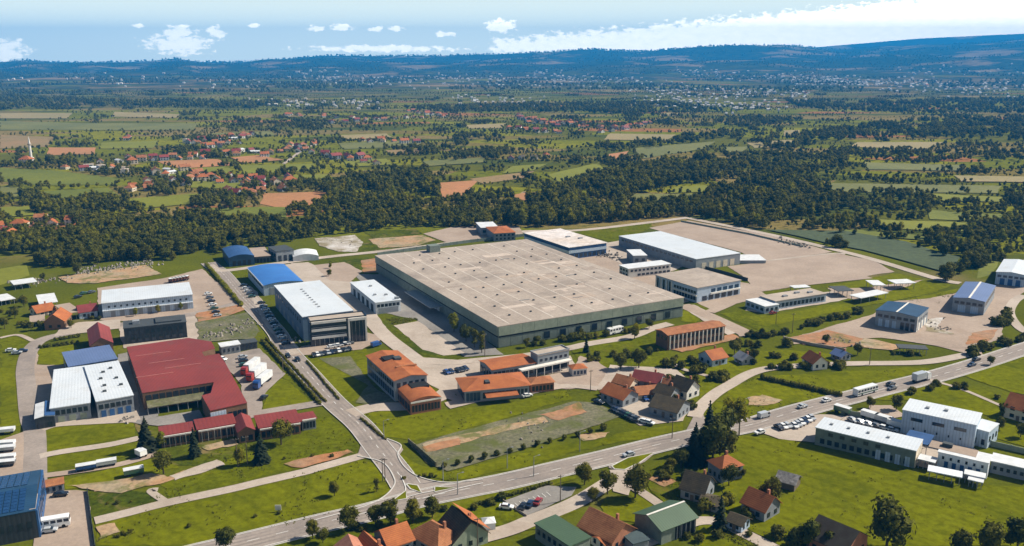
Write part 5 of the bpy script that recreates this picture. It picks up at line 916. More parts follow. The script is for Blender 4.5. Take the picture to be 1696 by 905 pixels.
scatter_bushes('tall shrub in the gardens round the blue-walled house', 'shrubs round the blue-walled house', [(1110, 606, 1250, 598, 6), (1200, 570, 1300, 575, 5), (1140, 615, 1200, 630, 6)], 24, (2.2, 4.2))
scatter_bushes('tall shrub against the lit factory front', 'shrubs along the factory front', [(850, 578, 1060, 548, 2)], 14, (2.0, 4.0), ('darkbush', 'bush'))
scatter_bushes('tall shrub among the bottom right houses', 'shrubs among the bottom right houses', [(1100, 790, 1170, 800, 6), (1150, 850, 1215, 835, 5), (1230, 858, 1290, 850, 6), (1290, 900, 1400, 895, 8)], 18, (2.0, 3.8), ('darkbush', 'bush'))
# ---------------------------------------------------------------- woods and hedgerows
WOODS = [([(0, 442), (0, 402), (40, 385), (75, 392), (130, 388), (110, 362), (55, 350), (60, 332), (170, 330), (260, 352), (345, 362), (430, 372), (530, 372), (560, 392), (520, 400), (440, 396), (372, 402), (340, 436), (200, 432), (110, 446), (40, 436)], 5.6, (6, 10.5)),
         ([(515, 378), (505, 362), (555, 332), (530, 316), (540, 302), (640, 292), (705, 290), (725, 306), (728, 335), (720, 360), (640, 372), (560, 380)], 6.2, (7, 12)), ([(850, 376), (845, 352), (880, 336), (940, 312), (1000, 298), (1090, 276), (1170, 262), (1200, 280), (1180, 300), (1100, 312), (1040, 330), (1030, 368), (960, 378)], 6.6, (9, 14)),
         ([(1050, 372), (1045, 342), (1150, 340), (1180, 318), (1240, 300), (1340, 300), (1420, 328), (1400, 352), (1300, 366), (1268, 380), (1140, 360)], 6.4, (7, 12)), ([(1300, 378), (1400, 360), (1530, 392), (1640, 414), (1680, 426), (1640, 440), (1600, 455), (1560, 470), (1585, 432), (1480, 398)], 7.0, (5, 10)),
         ([(1180, 296), (1200, 268), (1300, 252), (1420, 250), (1400, 272), (1330, 292), (1240, 298)], 8.5, (6, 10)), ([(1240, 236), (1400, 214), (1560, 196), (1720, 200), (1720, 236), (1570, 230), (1400, 232), (1300, 250)], 11, (8, 13)), ([(1420, 254), (1600, 252), (1720, 244), (1720, 268), (1560, 268), (1420, 266)], 11, (6, 11)),
         ([(600, 384), (640, 372), (720, 362), (800, 352), (850, 350), (850, 362), (770, 366), (690, 374)], 6.5, (4, 8)), ([(0, 330), (60, 322), (60, 340), (0, 342)], 8, (6, 10)), ([(310, 345), (330, 322), (415, 330), (425, 345), (380, 352)], 7.5, (6, 10)), ([(240, 322), (250, 308), (290, 310), (290, 328)], 8, (7, 10)), ([(460, 312), (520, 296), (560, 300), (530, 312), (480, 316)], 8, (6, 10)),
         ([(0, 268), (50, 266), (45, 276), (0, 276)], 9, (8, 12)), ([(80, 270), (120, 262), (118, 276), (85, 277)], 9, (8, 12)), ([(0, 184), (150, 178), (420, 182), (470, 172), (380, 168), (200, 168), (0, 160)], 15, (9, 14)), ([(380, 196), (460, 205), (560, 212), (520, 218), (400, 206)], 12, (7, 11)), ([(640, 180), (900, 172), (1120, 172), (1200, 186), (1060, 194), (880, 186), (740, 188)], 14, (9, 13)),
         ([(740, 230), (830, 222), (840, 236), (760, 246)], 11, (7, 11)), ([(660, 250), (740, 246), (800, 258), (760, 268), (690, 262)], 10, (7, 11)), ([(1050, 236), (1180, 222), (1300, 212), (1290, 224), (1190, 232), (1080, 246)], 11, (7, 12)), ([(1580, 350), (1696, 372), (1720, 392), (1700, 402), (1610, 388)], 8, (5, 9)), ([(1160, 206), (1250, 196), (1330, 200), (1250, 214)], 12, (7, 12)),
         ([(1680, 330), (1720, 330), (1720, 352), (1670, 345)], 9, (6, 10)), ([(1300, 168), (1500, 170), (1696, 165), (1696, 190), (1500, 190), (1330, 182)], 16, (9, 15))]
ESTATE = [(0, 470), (130, 445), (345, 432), (520, 392), (700, 376), (860, 380), (1140, 358), (1330, 395), (1580, 470), (1640, 440), (1720, 425), (1720, 910), (0, 910)]
CLEAN = [px for c, px in FIELDS]
rt = random.Random(5); PTS = []
def try_pt(p, h):
    px = to_px(p)
    if p.y < 330: return
    if inpoly(*px, ESTATE): return
    PTS.append((p, h))
for poly, sp, hr in WOODS:
    w = [P(*q) for q in poly]; x0, x1 = min(p.x for p in w), max(p.x for p in w); y0, y1 = min(p.y for p in w), max(p.y for p in w)
    n = int((x1-x0)*(y1-y0)/(sp*sp))
    for i in range(n):
        x, y = rt.uniform(x0, x1), rt.uniform(y0, y1)
        g = mnoise.noise(Vector((x/45, y/45, 1.7)))
        if inpoly(x, y, w) and (sp < 9 and g > -.24 or sp >= 9 and g > -.12): try_pt(Vector((x, y, 0)), rt.uniform(*hr)*(1+.25*g))
for i in range(900):           # hedgerows along the strips of land, loose trees between them
    px, py = rt.uniform(-60, 1756), 152+270*rt.random()**1.7
    a = P(px, py); ang = math.radians(24)+rt.choice((0, 0, 0, math.pi/2))+rt.gauss(0, .10)
    L = rt.uniform(25, 170) if py > 230 else rt.uniform(80, 380); sp = 5.5 if py > 230 else 11
    d = Vector((math.cos(ang), math.sin(ang), 0)); h = rt.uniform(3, 7.5); t = 0
    while t < L:
        p = a+d*t+Vector((rt.gauss(0, 1.8), rt.gauss(0, 1.8), 0)); t += sp*rt.uniform(.5, 1.5); q = to_px(p)
        if any(inpoly(*q, c) for c in CLEAN): continue
        try_pt(p, h*rt.uniform(.6, 1.25))
for i in range(4200):
    px, py = rt.uniform(-60, 1756), 150+270*rt.random()**1.5; p = P(px, py); q = (px, py)
    if any(inpoly(*q, c) for c in CLEAN): continue
    try_pt(p, rt.uniform(2.2, 6.5))
for i in range(210):          # small copses, no two alike
    px, py = rt.uniform(-60, 1756), 158+255*rt.random()**1.5; c = P(px, py); rx, ry = rt.uniform(8, 40), rt.uniform(8, 45)
    for j in range(int(rx*ry/22)+4):
        p = c+Vector((rt.gauss(0, rx*.5), rt.gauss(0, ry*.5), 0))
        if any(inpoly(*to_px(p), cc) for cc in CLEAN): continue
        try_pt(p, rt.uniform(4, 10))
for hp in HOUSEPX:
    if hp.y < 2600:
        for j in range(3): try_pt(hp+Vector((rt.uniform(-16, 16), rt.uniform(6, 18), 0)), rt.uniform(3, 6.5))
for i in range(13000):          # the wooded slopes of the hills
    r, a = 3600*(13200/3600)**rt.random(), math.radians(rt.uniform(-34, 34)); x, y = r*math.sin(a), r*math.cos(a)
    if mnoise.noise(Vector((x/420, y/420, 4.4))) > -.05: PTS.append((Vector((x, y, height(x, y)-1.5)), rt.uniform(12, 17)*max(1, r/6500)))
CLEARED = [(p.x, p.y) for p in HOUSEPX]
PTS.sort(key=lambda q: q[0].length)
left = max(0, 298-sum(1 for o in COL.objects if o.name.startswith('tree') and o.parent is None))
inview = [i for i, (p, h) in enumerate(PTS) if -10 < to_px(p)[0] < 1706]
first = set(inview[:left])
def wood_label(p):
    x, y = to_px(p)
    for lim, w in ((60, 'at the left edge of the picture'), (150, 'above the dump'), (250, 'behind the long white-roofed hall'), (345, 'left of the dark blue curved shed'), (560, 'behind the dark blue curved shed')):
        if x < lim: return 'tree at the near edge of dark wood, '+w, 'near wood trees '+w
    if x < 860: return 'broadleaf tree of the thin wood behind the factory road', 'trees behind the factory road'
    if x < 1270: return 'tall broadleaf tree of the wood behind the flat-roofed halls', 'trees behind the halls'
    return 'broadleaf tree of the scrub wood beyond the perimeter road at right', 'trees beyond the perimeter road'
for i in sorted(first):
    p, h = PTS[i]; l, g = wood_label(p); kd = rt.choice(('wood', 'wood', 'woodgreen')); tree(Vector((p.x, p.y, -.1)), h, kd, ('dark ' if kd == 'wood' else 'lighter ')+l, g, rt, wide=rt.uniform(.95, 1.35))
# the rest of the woods: one mass, many small crowns set on points
def low_crown(seed, mat, R=3.9, lobes=5): return broad(seed, R, 10, lobes, 42, 1.15, True, .06).mesh('wood_crown', mat)
FP = [bpy.data.objects.new('wood_crown', low_crown(80+i, m)) for i, m in enumerate((LEAFD, LEAFD, LEAF, LEAFD, LEAF, LEAFY))]
def forest(name, pts, label):
    me = bpy.data.meshes.new(name); me.from_pydata([tuple(p) for p, h in pts], [], [])
    sc = me.attributes.new('tree_scale', 'FLOAT', 'POINT'); rz = me.attributes.new('tree_turn', 'FLOAT', 'POINT'); ix = me.attributes.new('tree_kind', 'INT', 'POINT')
    sc.data.foreach_set('value', [h/10 for p, h in pts]); rz.data.foreach_set('value', [rt.uniform(0, 6.28) for _ in pts]); ix.data.foreach_set('value', [rt.choice((0, 1, 2, 2, 3, 4, 4, 4, 5)) if rt.random() < .75 else rt.choice((0, 1, 3)) for _ in pts])
    o = ob(name, me); tag(o, label, 'trees', kind='stuff')
    ng = bpy.data.node_groups.new(name, 'GeometryNodeTree'); ng.interface.new_socket('Geometry', in_out='INPUT', socket_type='NodeSocketGeometry'); ng.interface.new_socket('Geometry', in_out='OUTPUT', socket_type='NodeSocketGeometry')
    N, L = ng.nodes, ng.links; gi = N.new('NodeGroupInput'); go = N.new('NodeGroupOutput'); iop = N.new('GeometryNodeInstanceOnPoints'); jn = N.new('GeometryNodeJoinGeometry')
    for f in FP:
        oi = N.new('GeometryNodeObjectInfo'); oi.inputs['Object'].default_value = f; oi.inputs['As Instance'].default_value = True; L.new(oi.outputs['Geometry'], jn.inputs[0])
    def attr(n, ty):
        a = N.new('GeometryNodeInputNamedAttribute'); a.data_type = ty; a.inputs[0].default_value = n; return a.outputs[0]
    cb = N.new('ShaderNodeCombineXYZ'); L.new(attr('tree_turn', 'FLOAT'), cb.inputs[2])
    L.new(gi.outputs[0], iop.inputs['Points']); L.new(jn.outputs[0], iop.inputs['Instance']); iop.inputs['Pick Instance'].default_value = True
    L.new(attr('tree_kind', 'INT'), iop.inputs['Instance Index']); L.new(cb.outputs[0], iop.inputs['Rotation']); L.new(attr('tree_scale', 'FLOAT'), iop.inputs['Scale']); L.new(iop.outputs[0], go.inputs[0])
    md = o.modifiers.new('trees', 'NODES'); md.node_group = ng
    return o
rest = [q for i, q in enumerate(PTS) if i not in first]
forest('woodland', rest, 'dark green woods, hedgerows and scattered trees of the plain and hills')
print('TREES individual', TREE_TOTAL, 'mass', len(rest))
# ================================================================ VEHICLES
def wheels(mb_fn, t, xs, y, r, w):
    me = mb_fn
    for x in xs:
        for s in (-1, 1): ob('wheel', me, t, (x, s*y, r))
def wheel_mesh(r, w): return MB().cone((0, -w/2, 0), (0, w/2, 0), r, r, 10).mesh('wheel', TYRE)
WH, WHB = wheel_mesh(.33, .24), wheel_mesh(.5, .32)
def extr(prof, y0, y1, taper=0.0):    # side profile (x, z) extruded across
    mb = MB(); n = len(prof); mb.v = [(x, y0, z) for x, z in prof]+[(x, y1, z) for x, z in prof]
    mb.f = [tuple(range(n)), tuple(range(2*n-1, n-1, -1))]+[((i+1) % n, i, n+i, n+(i+1) % n) for i in range(n)]; return mb
def cabin(x0, x1, xt0, xt1, y, yt, z0, z1):
    mb = MB(); mb.v = [(x0, -y, z0), (x1, -y, z0), (x1, y, z0), (x0, y, z0), (xt0, -yt, z1), (xt1, -yt, z1), (xt1, yt, z1), (xt0, yt, z1)]
    mb.f = [(0, 3, 2, 1), (4, 5, 6, 7), (0, 1, 5, 4), (1, 2, 6, 5), (2, 3, 7, 6), (3, 0, 4, 7)]; return mb
CAR_BODY = extr([(-2.15, .32), (2.1, .3), (2.18, .62), (2.0, .82), (1.0, .96), (-1.6, .98), (-2.12, .92), (-2.2, .6)], -.88, .88).mesh('car_body')
CAR_BODY.materials.append(CARS['white'])
CAR_GLASS = cabin(-1.75, 1.05, -1.25, .35, .84, .66, .94, 1.40).mesh('car_glass', GLASS)
CAR_ROOF = cabin(-1.30, .40, -1.22, .30, .68, .62, 1.385, 1.47).mesh('car_roof'); CAR_ROOF.materials.append(CARS['white'])
VAN_BODY = extr([(-2.6, .35), (2.5, .33), (2.6, .9), (2.3, 1.15), (1.75, 2.0), (1.5, 2.1), (-2.55, 2.15), (-2.62, .7)], -.98, .98).mesh('van_body'); VAN_BODY.materials.append(CARS['white'])
VAN_GLASS = cabin(1.0, 2.38, 1.0, 1.85, .995, .99, 1.22, 1.92).mesh('van_glass', GLASS)
LAMP = MB().box(-.05, .05, -.18, .18, -.07, .07).mesh('headlight', PLAST)
def setmat(o, m): o.material_slots[0].link = 'OBJECT'; o.material_slots[0].material = m
VN = [0]
def place(px, py, dx, dy):
    a = P(px, py, .38); d = P(px+dx, py+dy, .38)-a; return a, math.atan2(d.y, d.x)
def car(px, py, dx, dy, colour, label, group=None, van=False):
    a, r = place(px, py, dx, dy); t = thing('van' if van else 'car', label, 'van' if van else 'car', a, r, group); m = CARS[colour]
    if van:
        setmat(ob('body', VAN_BODY, t), m); ob('windscreen', VAN_GLASS, t); wheels(WH, t, (-1.7, 1.7), .9, .33, .2)
        for s in (-1, 1): ob('headlight', LAMP, t, (2.57, s*.75, .75))
    else:
        setmat(ob('body', CAR_BODY, t), m); ob('window', CAR_GLASS, t); setmat(ob('roof', CAR_ROOF, t), m); wheels(WH, t, (-1.35, 1.35), .8, .33, .2)
        for s in (-1, 1): ob('headlight', LAMP, t, (2.13, s*.62, .68))
    return t
def bus(px, py, dx, dy, label, body, L=12, name='bus', cat='bus', stripe=None):
    a, r = place(px, py, dx, dy); t = thing(name, label, cat, a, r)
    part('body', extr([(-L/2, .4), (L/2-.1, .4), (L/2, 1.3), (L/2-.25, 3.0), (L/2-.5, 3.1), (-L/2, 3.1)], -1.25, 1.25), body, t)
    n = int(L/1.6)
    me = ubox(1.3, 2.56, .9, GLASS)
    for i in range(n): ob('window', me, t, (-L/2+.9+i*(L-1.8)/(n-1), 0, 1.75))
    ob('windscreen', ubox(.1, 2.2, 1.3, GLASS), t, (L/2-.12, 0, 1.5)); wheels(WHB, t, (-L*.28, L*.3), 1.1, .5, .3)
    if stripe: part('stripe', MB().box(-L/2+.1, L/2-.3, -1.27, 1.27, .9, 1.35), stripe, t)
    return t
def lorry(px, py, dx, dy, label, cab, box=None, L=10.5):
    a, r = place(px, py, dx, dy); t = thing('lorry', label, 'lorry', a, r); box = box or TENT
    part('cab', extr([(0, .5), (2.1, .5), (2.3, 1.4), (2.15, 2.7), (1.6, 3.3), (0, 3.4)], -1.22, 1.22), cab, t, (L/2+.6, 0, 0)); ob('windscreen', ubox(.12, 2.1, .9, GLASS), t, (L/2+2.75, 0, 1.75)); ob('chassis', ubox(L+2, 1.0, .3, DROOF), t, (.6, 0, .75))
    part('trailer', MB().box(-L/2, L/2, -1.27, 1.27, 1.15, 3.9), box, t); wheels(WHB, t, (-L*.36, -L*.27, -L*.18, L*.42, L/2+1.9), 1.0, .5, .3)
    return t
def trailer(px, py, dx, dy, label, m, L=11, H=3.2, group=None, name='trailer'):
    a, r = place(px, py, dx, dy); t = thing(name, label, 'trailer', a, r, group); part('body', MB().box(-L/2, L/2, -1.25, 1.25, .8, H), m, t); part('tarpaulin', MB().prism([(-L/2-.03, -1.28), (L/2+.03, -1.28), (L/2+.03, 1.28), (-L/2-.03, 1.28)], H+.003, H+.12), TENT, t); wheels(WHB, t, (-L*.36, -L*.26, L*.35), 1.0, .5, .3); return t
RD = (40, -11)      # along the main road
bus(1433, 652, *RD, 'white and green bus driving on the main road', CARS['white'], 12, stripe=CARS['green'])
lorry(1522, 632, *RD, 'small white box lorry ahead of the bus on the main road', CARS['white'], CARS['silver'], 6.5)
for a in [(1475, 638, *RD, 'black', 'black car between bus and box lorry, far lane'), (1477, 645, -40, 11, 'grey', 'grey car between bus and box lorry, near lane'), (1617, 597, *RD, 'black', 'black car at the right end of main road, far lane'), (1609, 606, -40, 11, 'darkblue', 'dark car at the right end of main road, near lane'), (1369, 665, *RD, 'white', 'white car just behind the bus on the main road'), (1329, 675, *RD, 'silver', 'silver car second behind the bus on the main road'), (1041, 755, -40, 9, 'silver', 'lone silver car at the junction by the small grass island'), (1258, 718, -40, 11, 'white', 'white car parked at the verge near the poplars'),
          (866, 841, 10, -14, 'black', 'black car, left of three in the small car park'), (878, 837, 10, -14, 'darkblue', 'dark blue car, middle of three in the small car park'), (891, 833, 10, -14, 'red', 'red car, right of three in the small car park'),
          (477, 591, 12, 14, 'black', 'black car on the street near the hedge, upper one'), (493, 597, 12, 14, 'black', 'black car on the street near the hedge, lower one'), (740, 618, 10, 6, 'blue', 'blue car, first in the plaza row'), (747, 617, 10, 6, 'darkblue', 'dark blue car, second in the plaza row'), (759, 615, 10, 6, 'black', 'black car, third in the plaza row'), (765, 614, 10, 6, 'black', 'black car, fourth in the plaza row'), (771, 612, 10, 6, 'darkblue', 'dark blue car, last in the plaza row'), (873, 657, 30, -6, 'white', 'white car before the wide orange-roofed commercial building'), (890, 613, 30, -5, 'black', 'dark car before the pale-roofed block'),
          (1067, 700, 30, 8, 'white', 'white car, left of pair at the cluster yard entrance'), (1075, 702, 30, 8, 'white', 'white car, right of pair at the cluster yard entrance'), (1068, 662, 8, 6, 'blue', 'blue car in the yard of the house cluster'), (992, 668, 20, 6, 'black', 'dark car beside the gravel lot fence'), (82, 881, 30, -4, 'silver', 'silver car beside the white bus at the solar building'), (101, 821, 30, -3, 'black', 'black car alone on the concrete lot at lower left'), (839, 842, 20, 2, 'white', 'white car by the garden tent'), (402, 593, 20, -3, 'silver', 'silver car, top one in the lorry yard'), (403, 599, 20, -3, 'black', 'black car, middle one in the lorry yard'), (404, 606, 20, -3, 'green', 'green car, lowest one in the lorry yard'), (437, 660, 14, -10, 'black', 'black car at the lorry yard exit'), (369, 596, 20, 6, 'white', 'white car by the corner of the red-roofed factory'),
          (129, 493, 20, -4, 'black', 'black car left of the long white hall'), (139, 487, 20, -4, 'green', 'green car left of the long white hall'), (152, 485, 20, -4, 'grey', 'grey car left of the long white hall'), (28, 586, 20, -2, 'silver', 'silver car on the bay by the left lane'), (38, 583, 20, -2, 'darkblue', 'dark blue car on the bay by the left lane'), (18, 582, 20, -2, 'white', 'white car on the bay by the left lane'), (1150, 489, 20, -3, 'white', 'white car before the blue-white office facade'), (1280, 520, 20, -3, 'red', 'dark red car before the long low building')]: car(*a)
car(1265, 691, *RD, 'silver', 'silver van on the main road near the poplars', van=True); car(623, 573, 20, -6, 'blue', 'blue van at the end of the parking row before the white hall', van=True)
cl = ['black', 'silver', 'white', 'grey', 'darkblue', 'white', 'black', 'silver', 'green', 'black', 'white', 'grey']
for i in range(11): car(520+i*5.9, 590-i*1.05, 6, 9, ['black', 'white', 'grey', 'black', 'silver', 'darkblue', 'black', 'white', 'black', 'grey', 'black'][i], ORD[i]+' car parked in the row between the white hall and the lawn', 'cars parked before the white hall')
for i in range(13): car(433+i*3.4, 503+i*5.6, 22, -3, cl[i % 12], ORD[i]+' car parked in the shaded row along the left wall of white hall', 'cars in the shade of the white hall')
for i in range(6): car(549+i*6, 576-i*1.2, 20, -3, ['white', 'silver', 'white', 'black', 'white', 'grey'][i], ORD[i]+' car drawn up against the glass office front', 'cars at the glass office front')
for i in range(5): car(404+i*3.4, 474+i*4.6, 22, -2, cl[(i*5) % 12], ORD[i]+' car parked left of the blue arched-roof workshop', 'cars by the blue arched workshop')
for i in range(9): car(1017+i*4.6, 678+i*2.2, 8, -10, ['black', 'darkblue', 'grey', 'black', 'black', 'green', 'black', 'grey', 'black'][i], ORD[i]+' dark car in the tight row along the gravel lot fence', 'dark cars along the gravel lot fence')
for i in range(3): car(1290+i*7, 710-i*1.6, 14, 8, ['black', 'white', 'silver'][i], ORD[i]+' car in the small group left of the parking row by main road', 'cars left of the roadside row')
for i in range(6): car(1316+i*5.6, 707-i*2.6, 14, 12, ['white', 'silver', 'white', 'darkblue', 'white', 'silver'][i], ORD[i]+' car in the parking row before the long white-roofed hall', 'cars before the long white hall')
for i in range(6): car(1412+i*13, 698+i*3.2, 20, 10-i, ['silver', 'white', 'white', 'grey', 'white', 'silver'][i], ORD[i]+' car parked between the two long white halls', 'cars between the white halls')
for i in range(7): car(345+i*2.5, 488+i*6, 20, -3, ['white', 'grey', 'black', 'white', 'green', 'black', 'silver'][i], ORD[i]+' car along the hedge on the yard right of long white hall', 'cars on the yard right of the long white hall')
for i in range(4): car(1100+i*8, 490+i*2.2, 8, -5, ['white', 'silver', 'black', 'white'][i], ORD[i]+' car in the shade between factory and office block', 'cars between factory and office')
lorry(418, 612, -25, 18, 'lorry with white trailer, upper of three in the yard', CARS['red']); lorry(428, 622, -25, 18, 'lorry with red cab and white trailer, middle of three in yard', CARS['red']); lorry(438, 634, -25, 20, 'lorry with blue cab and white trailer, lowest of three in yard', CARS['blue'])
for i, (y, m) in enumerate(((739, CARS['white']), (747, CARS['silver']), (762, CARS['white']), (771, CARS['grey']), (717, CARS['white']))): trailer(12, y, 30, -3 if i else -2, ['uppermost white-topped trailer parked at the left edge', 'second white-topped trailer parked at the left edge', 'third white-topped trailer parked at the left edge', 'lowest grey white-topped trailer at the left edge', 'white-topped trailer by the crates at left edge'][i], m, 5.0, 1.75)
bus(90, 873, 30, -5, 'white bus parked against the blue wall of the solar building', CARS['white'], 8.5); bus(1019, 552, 30, -7, 'white bus parked along the lit factory front', CARS['white'], 9)
trailer(143, 778, 30, -5, 'long flat trailer with blue load beside the lawn', CARS['blue'], 6, 1.9); trailer(177, 771, 30, -5, 'long flat trailer with white load beside the lawn', CARS['silver'], 6, 1.9); trailer(234, 756, 14, 7, 'white caravan in the shadow of the largest conifer', CARS['white'], 3.4, 2.4); trailer(222, 786, 30, -6, 'green low trailer by the round dark tree', CARS['green'], 6, 2.2)
for i in range(6): trailer(284+i*5, 468-i*.9, 10, -8, ORD[i]+' brown farm machine in the row behind the long white hall', M('rust_brown', (.14, .06, .035), None, .5), 3.0, 2.4, 'machines behind the long white hall', 'farm_machine')
for i, (x, y) in enumerate(((1395, 684), (1440, 693), (1463, 700), (1484, 708))): trailer(x, y, 20, 6, ['teal container at the head of the wall between white halls', 'white container, second along the wall between halls', 'silver container, third along the wall between halls', 'white container, last along the wall between halls'][i], [CARS['green'], CARS['white'], CARS['silver'], CARS['white']][i], 6, 2.6, None, 'container')
# ---------------------------------------------------------------- walls, hedges, fences
def wall_run(name, label, cat, pts, h, w, mat, cap=None):
    ws = [P(*p, .0) for p in pts]; t = thing(name, label, cat, ws[0]); n = 0
    for a, b in zip(ws[:-1], ws[1:]):
        d = b-a; L = d.length; k = max(1, int(L/5)); r = math.atan2(d.y, d.x); me = ubox(L/k*.985, w, h, mat)
        for i in range(k):
            p = a.lerp(b, (i+.5)/k)-ws[0]; ob('panel', me, t, (p.x, p.y, 0), r)
        for i in range(k+1):
            p = a.lerp(b, i/k)-ws[0]; ob('post', ubox(w+.12, w+.12, h+.15, cap or mat), t, (p.x, p.y, 0), r)
def hedge(label, a, b, h=1.6, w=1.8, mat=None):
    a, b = P(*a, .1), P(*b, .1); d = b-a; L = d.length; t = thing('hedge', label, 'hedge', a, math.atan2(d.y, d.x)); rnd = random.Random(int(L*10)); mb = MB()
    n = int(L/1.1)
    for i in range(n):
        c = (i*L/n, rnd.uniform(-.25, .25)*w, h*.5); ico(mb, c, h*.5*rnd.uniform(.85, 1.1), rnd, .2, 1)
        for j in range(22):
            v = Vector((rnd.gauss(0, 1), rnd.gauss(0, 1), rnd.gauss(.3, 1))).normalized(); leaf(mb, (c[0]+v.x*.8, c[1]+v.y*w*.5, c[2]+v.z*h*.55), v, .5, rnd)
    part('foliage', mb, mat or LEAF, t); part('stem', MB().box(0, L, -.1, .1, 0, h*.5), BARK, t)
hedge('long clipped yellow-green hedge between the yard and street', (342, 440), (401, 509), 2.0, 2.6, LEAFY); hedge('dark hedge along the street beside the lorry yard, yard side', (434, 566), (532, 672), 1.5, 1.4, LEAFD); hedge('low green hedge along the street beside the lorry yard, street side', (441, 562), (540, 668), 1.1, 1.2, LEAF)
hedge('long dark hedge along the meadow below the curving lane', (1262, 628), (1395, 658), 2.2, 2.4, LEAFD); hedge('hedge on the lawn edge of the gravel lot entrance', (598, 695), (640, 730), 1.0, 1.0, LEAFD); hedge('hedge beside the street opposite the lorry yard', (508, 600), (562, 664), 1.0, 1.0, LEAFD); hedge('hedge between the main road and the small car park', (790, 838), (915, 802), 1.3, 1.2, LEAF)
wall_run('concrete_wall', 'grey panel wall at the street end of the gravel lot', 'wall', [(677, 734), (700, 753), (722, 773)], 1.6, .3, CONC3); wall_run('concrete_wall', 'pale concrete wall between the two long white halls', 'wall', [(1393, 686), (1480, 702), (1566, 722), (1640, 739), (1710, 755)], 2.0, .25, GREENW); wall_run('fence', 'dark fence along the right edge of the concrete lot at lower left', 'fence', [(145, 815), (151, 860), (158, 910)], 1.3, .12, DROOF)
wall_run('fence', 'low fence round the small car park', 'fence', [(834, 832), (872, 857)], .8, .1, CONC2); wall_run('concrete_wall', 'long perimeter wall behind the factory beside the back road', 'wall', [(626, 424), (700, 413), (780, 402), (868, 392)], 2.2, .25, GREENW2); wall_run('concrete_wall', 'perimeter wall along the far edge of the concrete yards', 'wall', [(1128, 368), (1240, 389), (1330, 410)], 1.4, .25, GREENW); wall_run('fence', 'dark fence between office block and concrete yard', 'fence', [(1160, 444), (1205, 456), (1238, 466)], 2.0, .2, DROOF); wall_run('concrete_wall', 'pale retaining wall above the gardens by the dirt lot', 'wall', [(1298, 562), (1340, 572), (1400, 582)], 1.4, .4, CONC2)
# ---------------------------------------------------------------- poles
def pole(px, py, h, label, lamp=False, group=None):
    p = P(px, py, .1); t = thing('street_lamp' if lamp else 'utility_pole', label, 'lamp' if lamp else 'pole', p, .3, group); part('shaft', MB().cone((0, 0, 0), (0, 0, h), .17, .1, 7), STEEL if lamp else WOODP, t)
    if lamp: part('arm', MB().cone((0, 0, h), (1.6, 0, h+.25), .06, .05, 6), STEEL, t); part('lamp_head', MB().box(1.3, 2.1, -.16, .16, h+.18, h+.34), GREYW, t)
    else:
        part('crossarm', MB().box(-.9, .9, -.08, .08, h-.6, h-.42), WOODP, t)
        for x in (-.8, 0, .8): ob('insulator', ubox(.12, .12, .25, PLAST), t, (x, 0, h-.42))
for a in [(634, 797, 8, 'twin pole by the junction in the big front lawn, left one'), (638, 798, 8, 'twin pole by the junction in the big front lawn, right one'), (394, 773, 10, 'tall pole before the guesthouse, left one'), (410, 769, 10, 'tall pole before the guesthouse, right one'), (469, 618, 8, 'pole at the edge of the lorry yard'), (1285, 537, 8, 'pole on the lawn left of the ditch'), (1312, 552, 10, 'tall pole by the ditch below the long low building'), (978, 648, 9, 'pole beside the paved lot'), (791, 907, 9, 'pole by the lane at the bottom edge'), (1440, 605, 8, 'pole beside the curving lane'), (803, 592, 11, 'pole at the front corner of the factory'), (928, 832, 9, 'pole between the lane and small car park'), (1113, 727, 8, 'pole at the side road junction')]: pole(*a)
for i, (x, y) in enumerate(((734, 797), (840, 776), (960, 748), (636, 728), (884, 790), (758, 820), (1232, 690))): pole(x, y, 7, ['street lamp', 'street lamp', 'street lamp', 'street lamp', 'street lamp', 'street lamp', 'street lamp'][i]+[' on the verge just right of the junction islands', ' on the verge below the gravel lot', ' on the verge near the house cluster', ' by the upper mouth of the junction', ' on the car park side of the main road', ' across the main road from junction islands', ' beside the yellow-green poplars'][i], True)
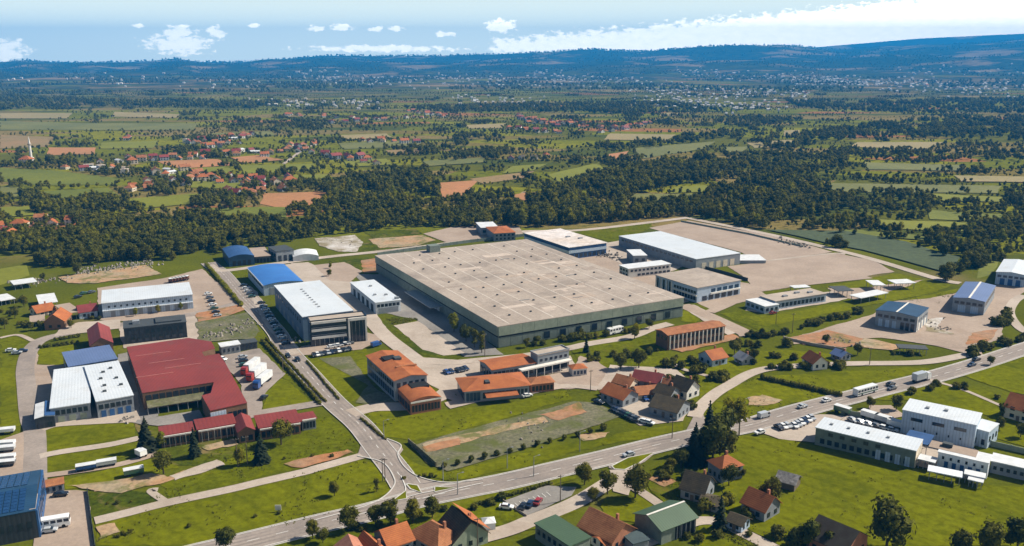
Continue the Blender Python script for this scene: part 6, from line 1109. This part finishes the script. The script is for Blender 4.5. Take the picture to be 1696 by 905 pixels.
# low clutter one can pick out
SIGN = thing('sign_board', 'small white sign standing in the big front lawn', 'sign', P(461, 848, .1)); part('board', MB().box(-.9, .9, -.06, .06, .5, 2.2), PLAST, SIGN); part('post', MB().box(-.06, .06, -.05, .05, 0, .5), STEEL, SIGN)
k = building('gatehouse', 'tiny orange-topped hut beside the solar building yard', 'hut', [(71, 808), (105, 800), (104, 790), (72, 796)], 2.8, GREYW, ORANGE2, 'gx', .8, .3); row(k, 0, 3, .8, 2.2, .5)
rc = random.Random(9)
mb = MB()
for (x0, y0, x1, y1, w, n, s) in ((130, 452, 255, 436, 7, 170, .95), (20, 470, 120, 462, 5, 70, .9), (340, 560, 425, 535, 8, 70, 1.1), (985, 420, 1030, 428, 6, 60, 1.3), (1290, 398, 1340, 410, 4, 40, 1.4), (545, 395, 590, 408, 4, 12, .7), (1360, 560, 1430, 572, 4, 30, .8), (870, 690, 880, 720, 18, 24, .6), (200, 700, 225, 690, 4, 12, 1.0), (480, 560, 500, 570, 5, 10, .8), (1540, 535, 1570, 548, 5, 25, .8)):
    for i in range(n):
        u = rc.random(); p = P(x0+(x1-x0)*u+rc.gauss(0, w), y0+(y1-y0)*u+rc.gauss(0, w*.5)); a, b, h = (rc.uniform(.3, 1)*s for _ in range(3)); mb.cone((p.x, p.y, 0), (p.x+rc.uniform(-.3, .3), p.y, h+.3), a, a*rc.uniform(.3, .8), rc.choice((4, 5, 6)))
tag(part('rubble', mb, M('scrap_heap', (.34, .30, .25), (.16, .14, .12), .25, .9, .4, .6), None), 'heaps of scrap, rubble and building waste on the lots', 'rubble', kind='stuff')
mb = MB()
for i in range(5200):            # taller tufts and weeds over the rough grass near the camera
    poly = LAWNS[rc.choice((0, 0, 1, 1, 5, 6, 12, 11, 20, 28, 28, 29, 27, 35, 33))][1]; xs = [q[0] for q in poly]; ys = [q[1] for q in poly]; x, y = rc.uniform(min(xs), max(xs)), rc.uniform(min(ys), max(ys))
    if not inpoly(x, y, poly): continue
    p = P(x, y)
    if mnoise.noise(Vector((p.x/14, p.y/14, 6.1))) < .05: continue
    for j in range(3): leaf(mb, (p.x+rc.gauss(0, .5), p.y+rc.gauss(0, .5), .3), (0, -.3, .6), rc.uniform(.4, .9), rc)
tag(part('weeds', mb, LEAF, None), 'tufts of taller weeds over the rough grass', 'weeds', kind='stuff')
# ================================================================ THE AIR
def haze():
    m = bpy.data.materials.new('haze'); m.use_nodes = True; N = m.node_tree.nodes; N.clear(); o = N.new('ShaderNodeOutputMaterial'); v = N.new('ShaderNodeVolumePrincipled')
    v.inputs['Color'].default_value = (*HAZE_COLOR, 1); v.inputs['Density'].default_value = HAZE_DENSITY; v.inputs['Anisotropy'].default_value = 0.0
    m.node_tree.links.new(v.outputs[0], o.inputs['Volume'])
    b = part('haze', MB().box(-15500, 15500, -15500, 15500, -2, 620), m, None); tag(b, kind='stuff')
haze()
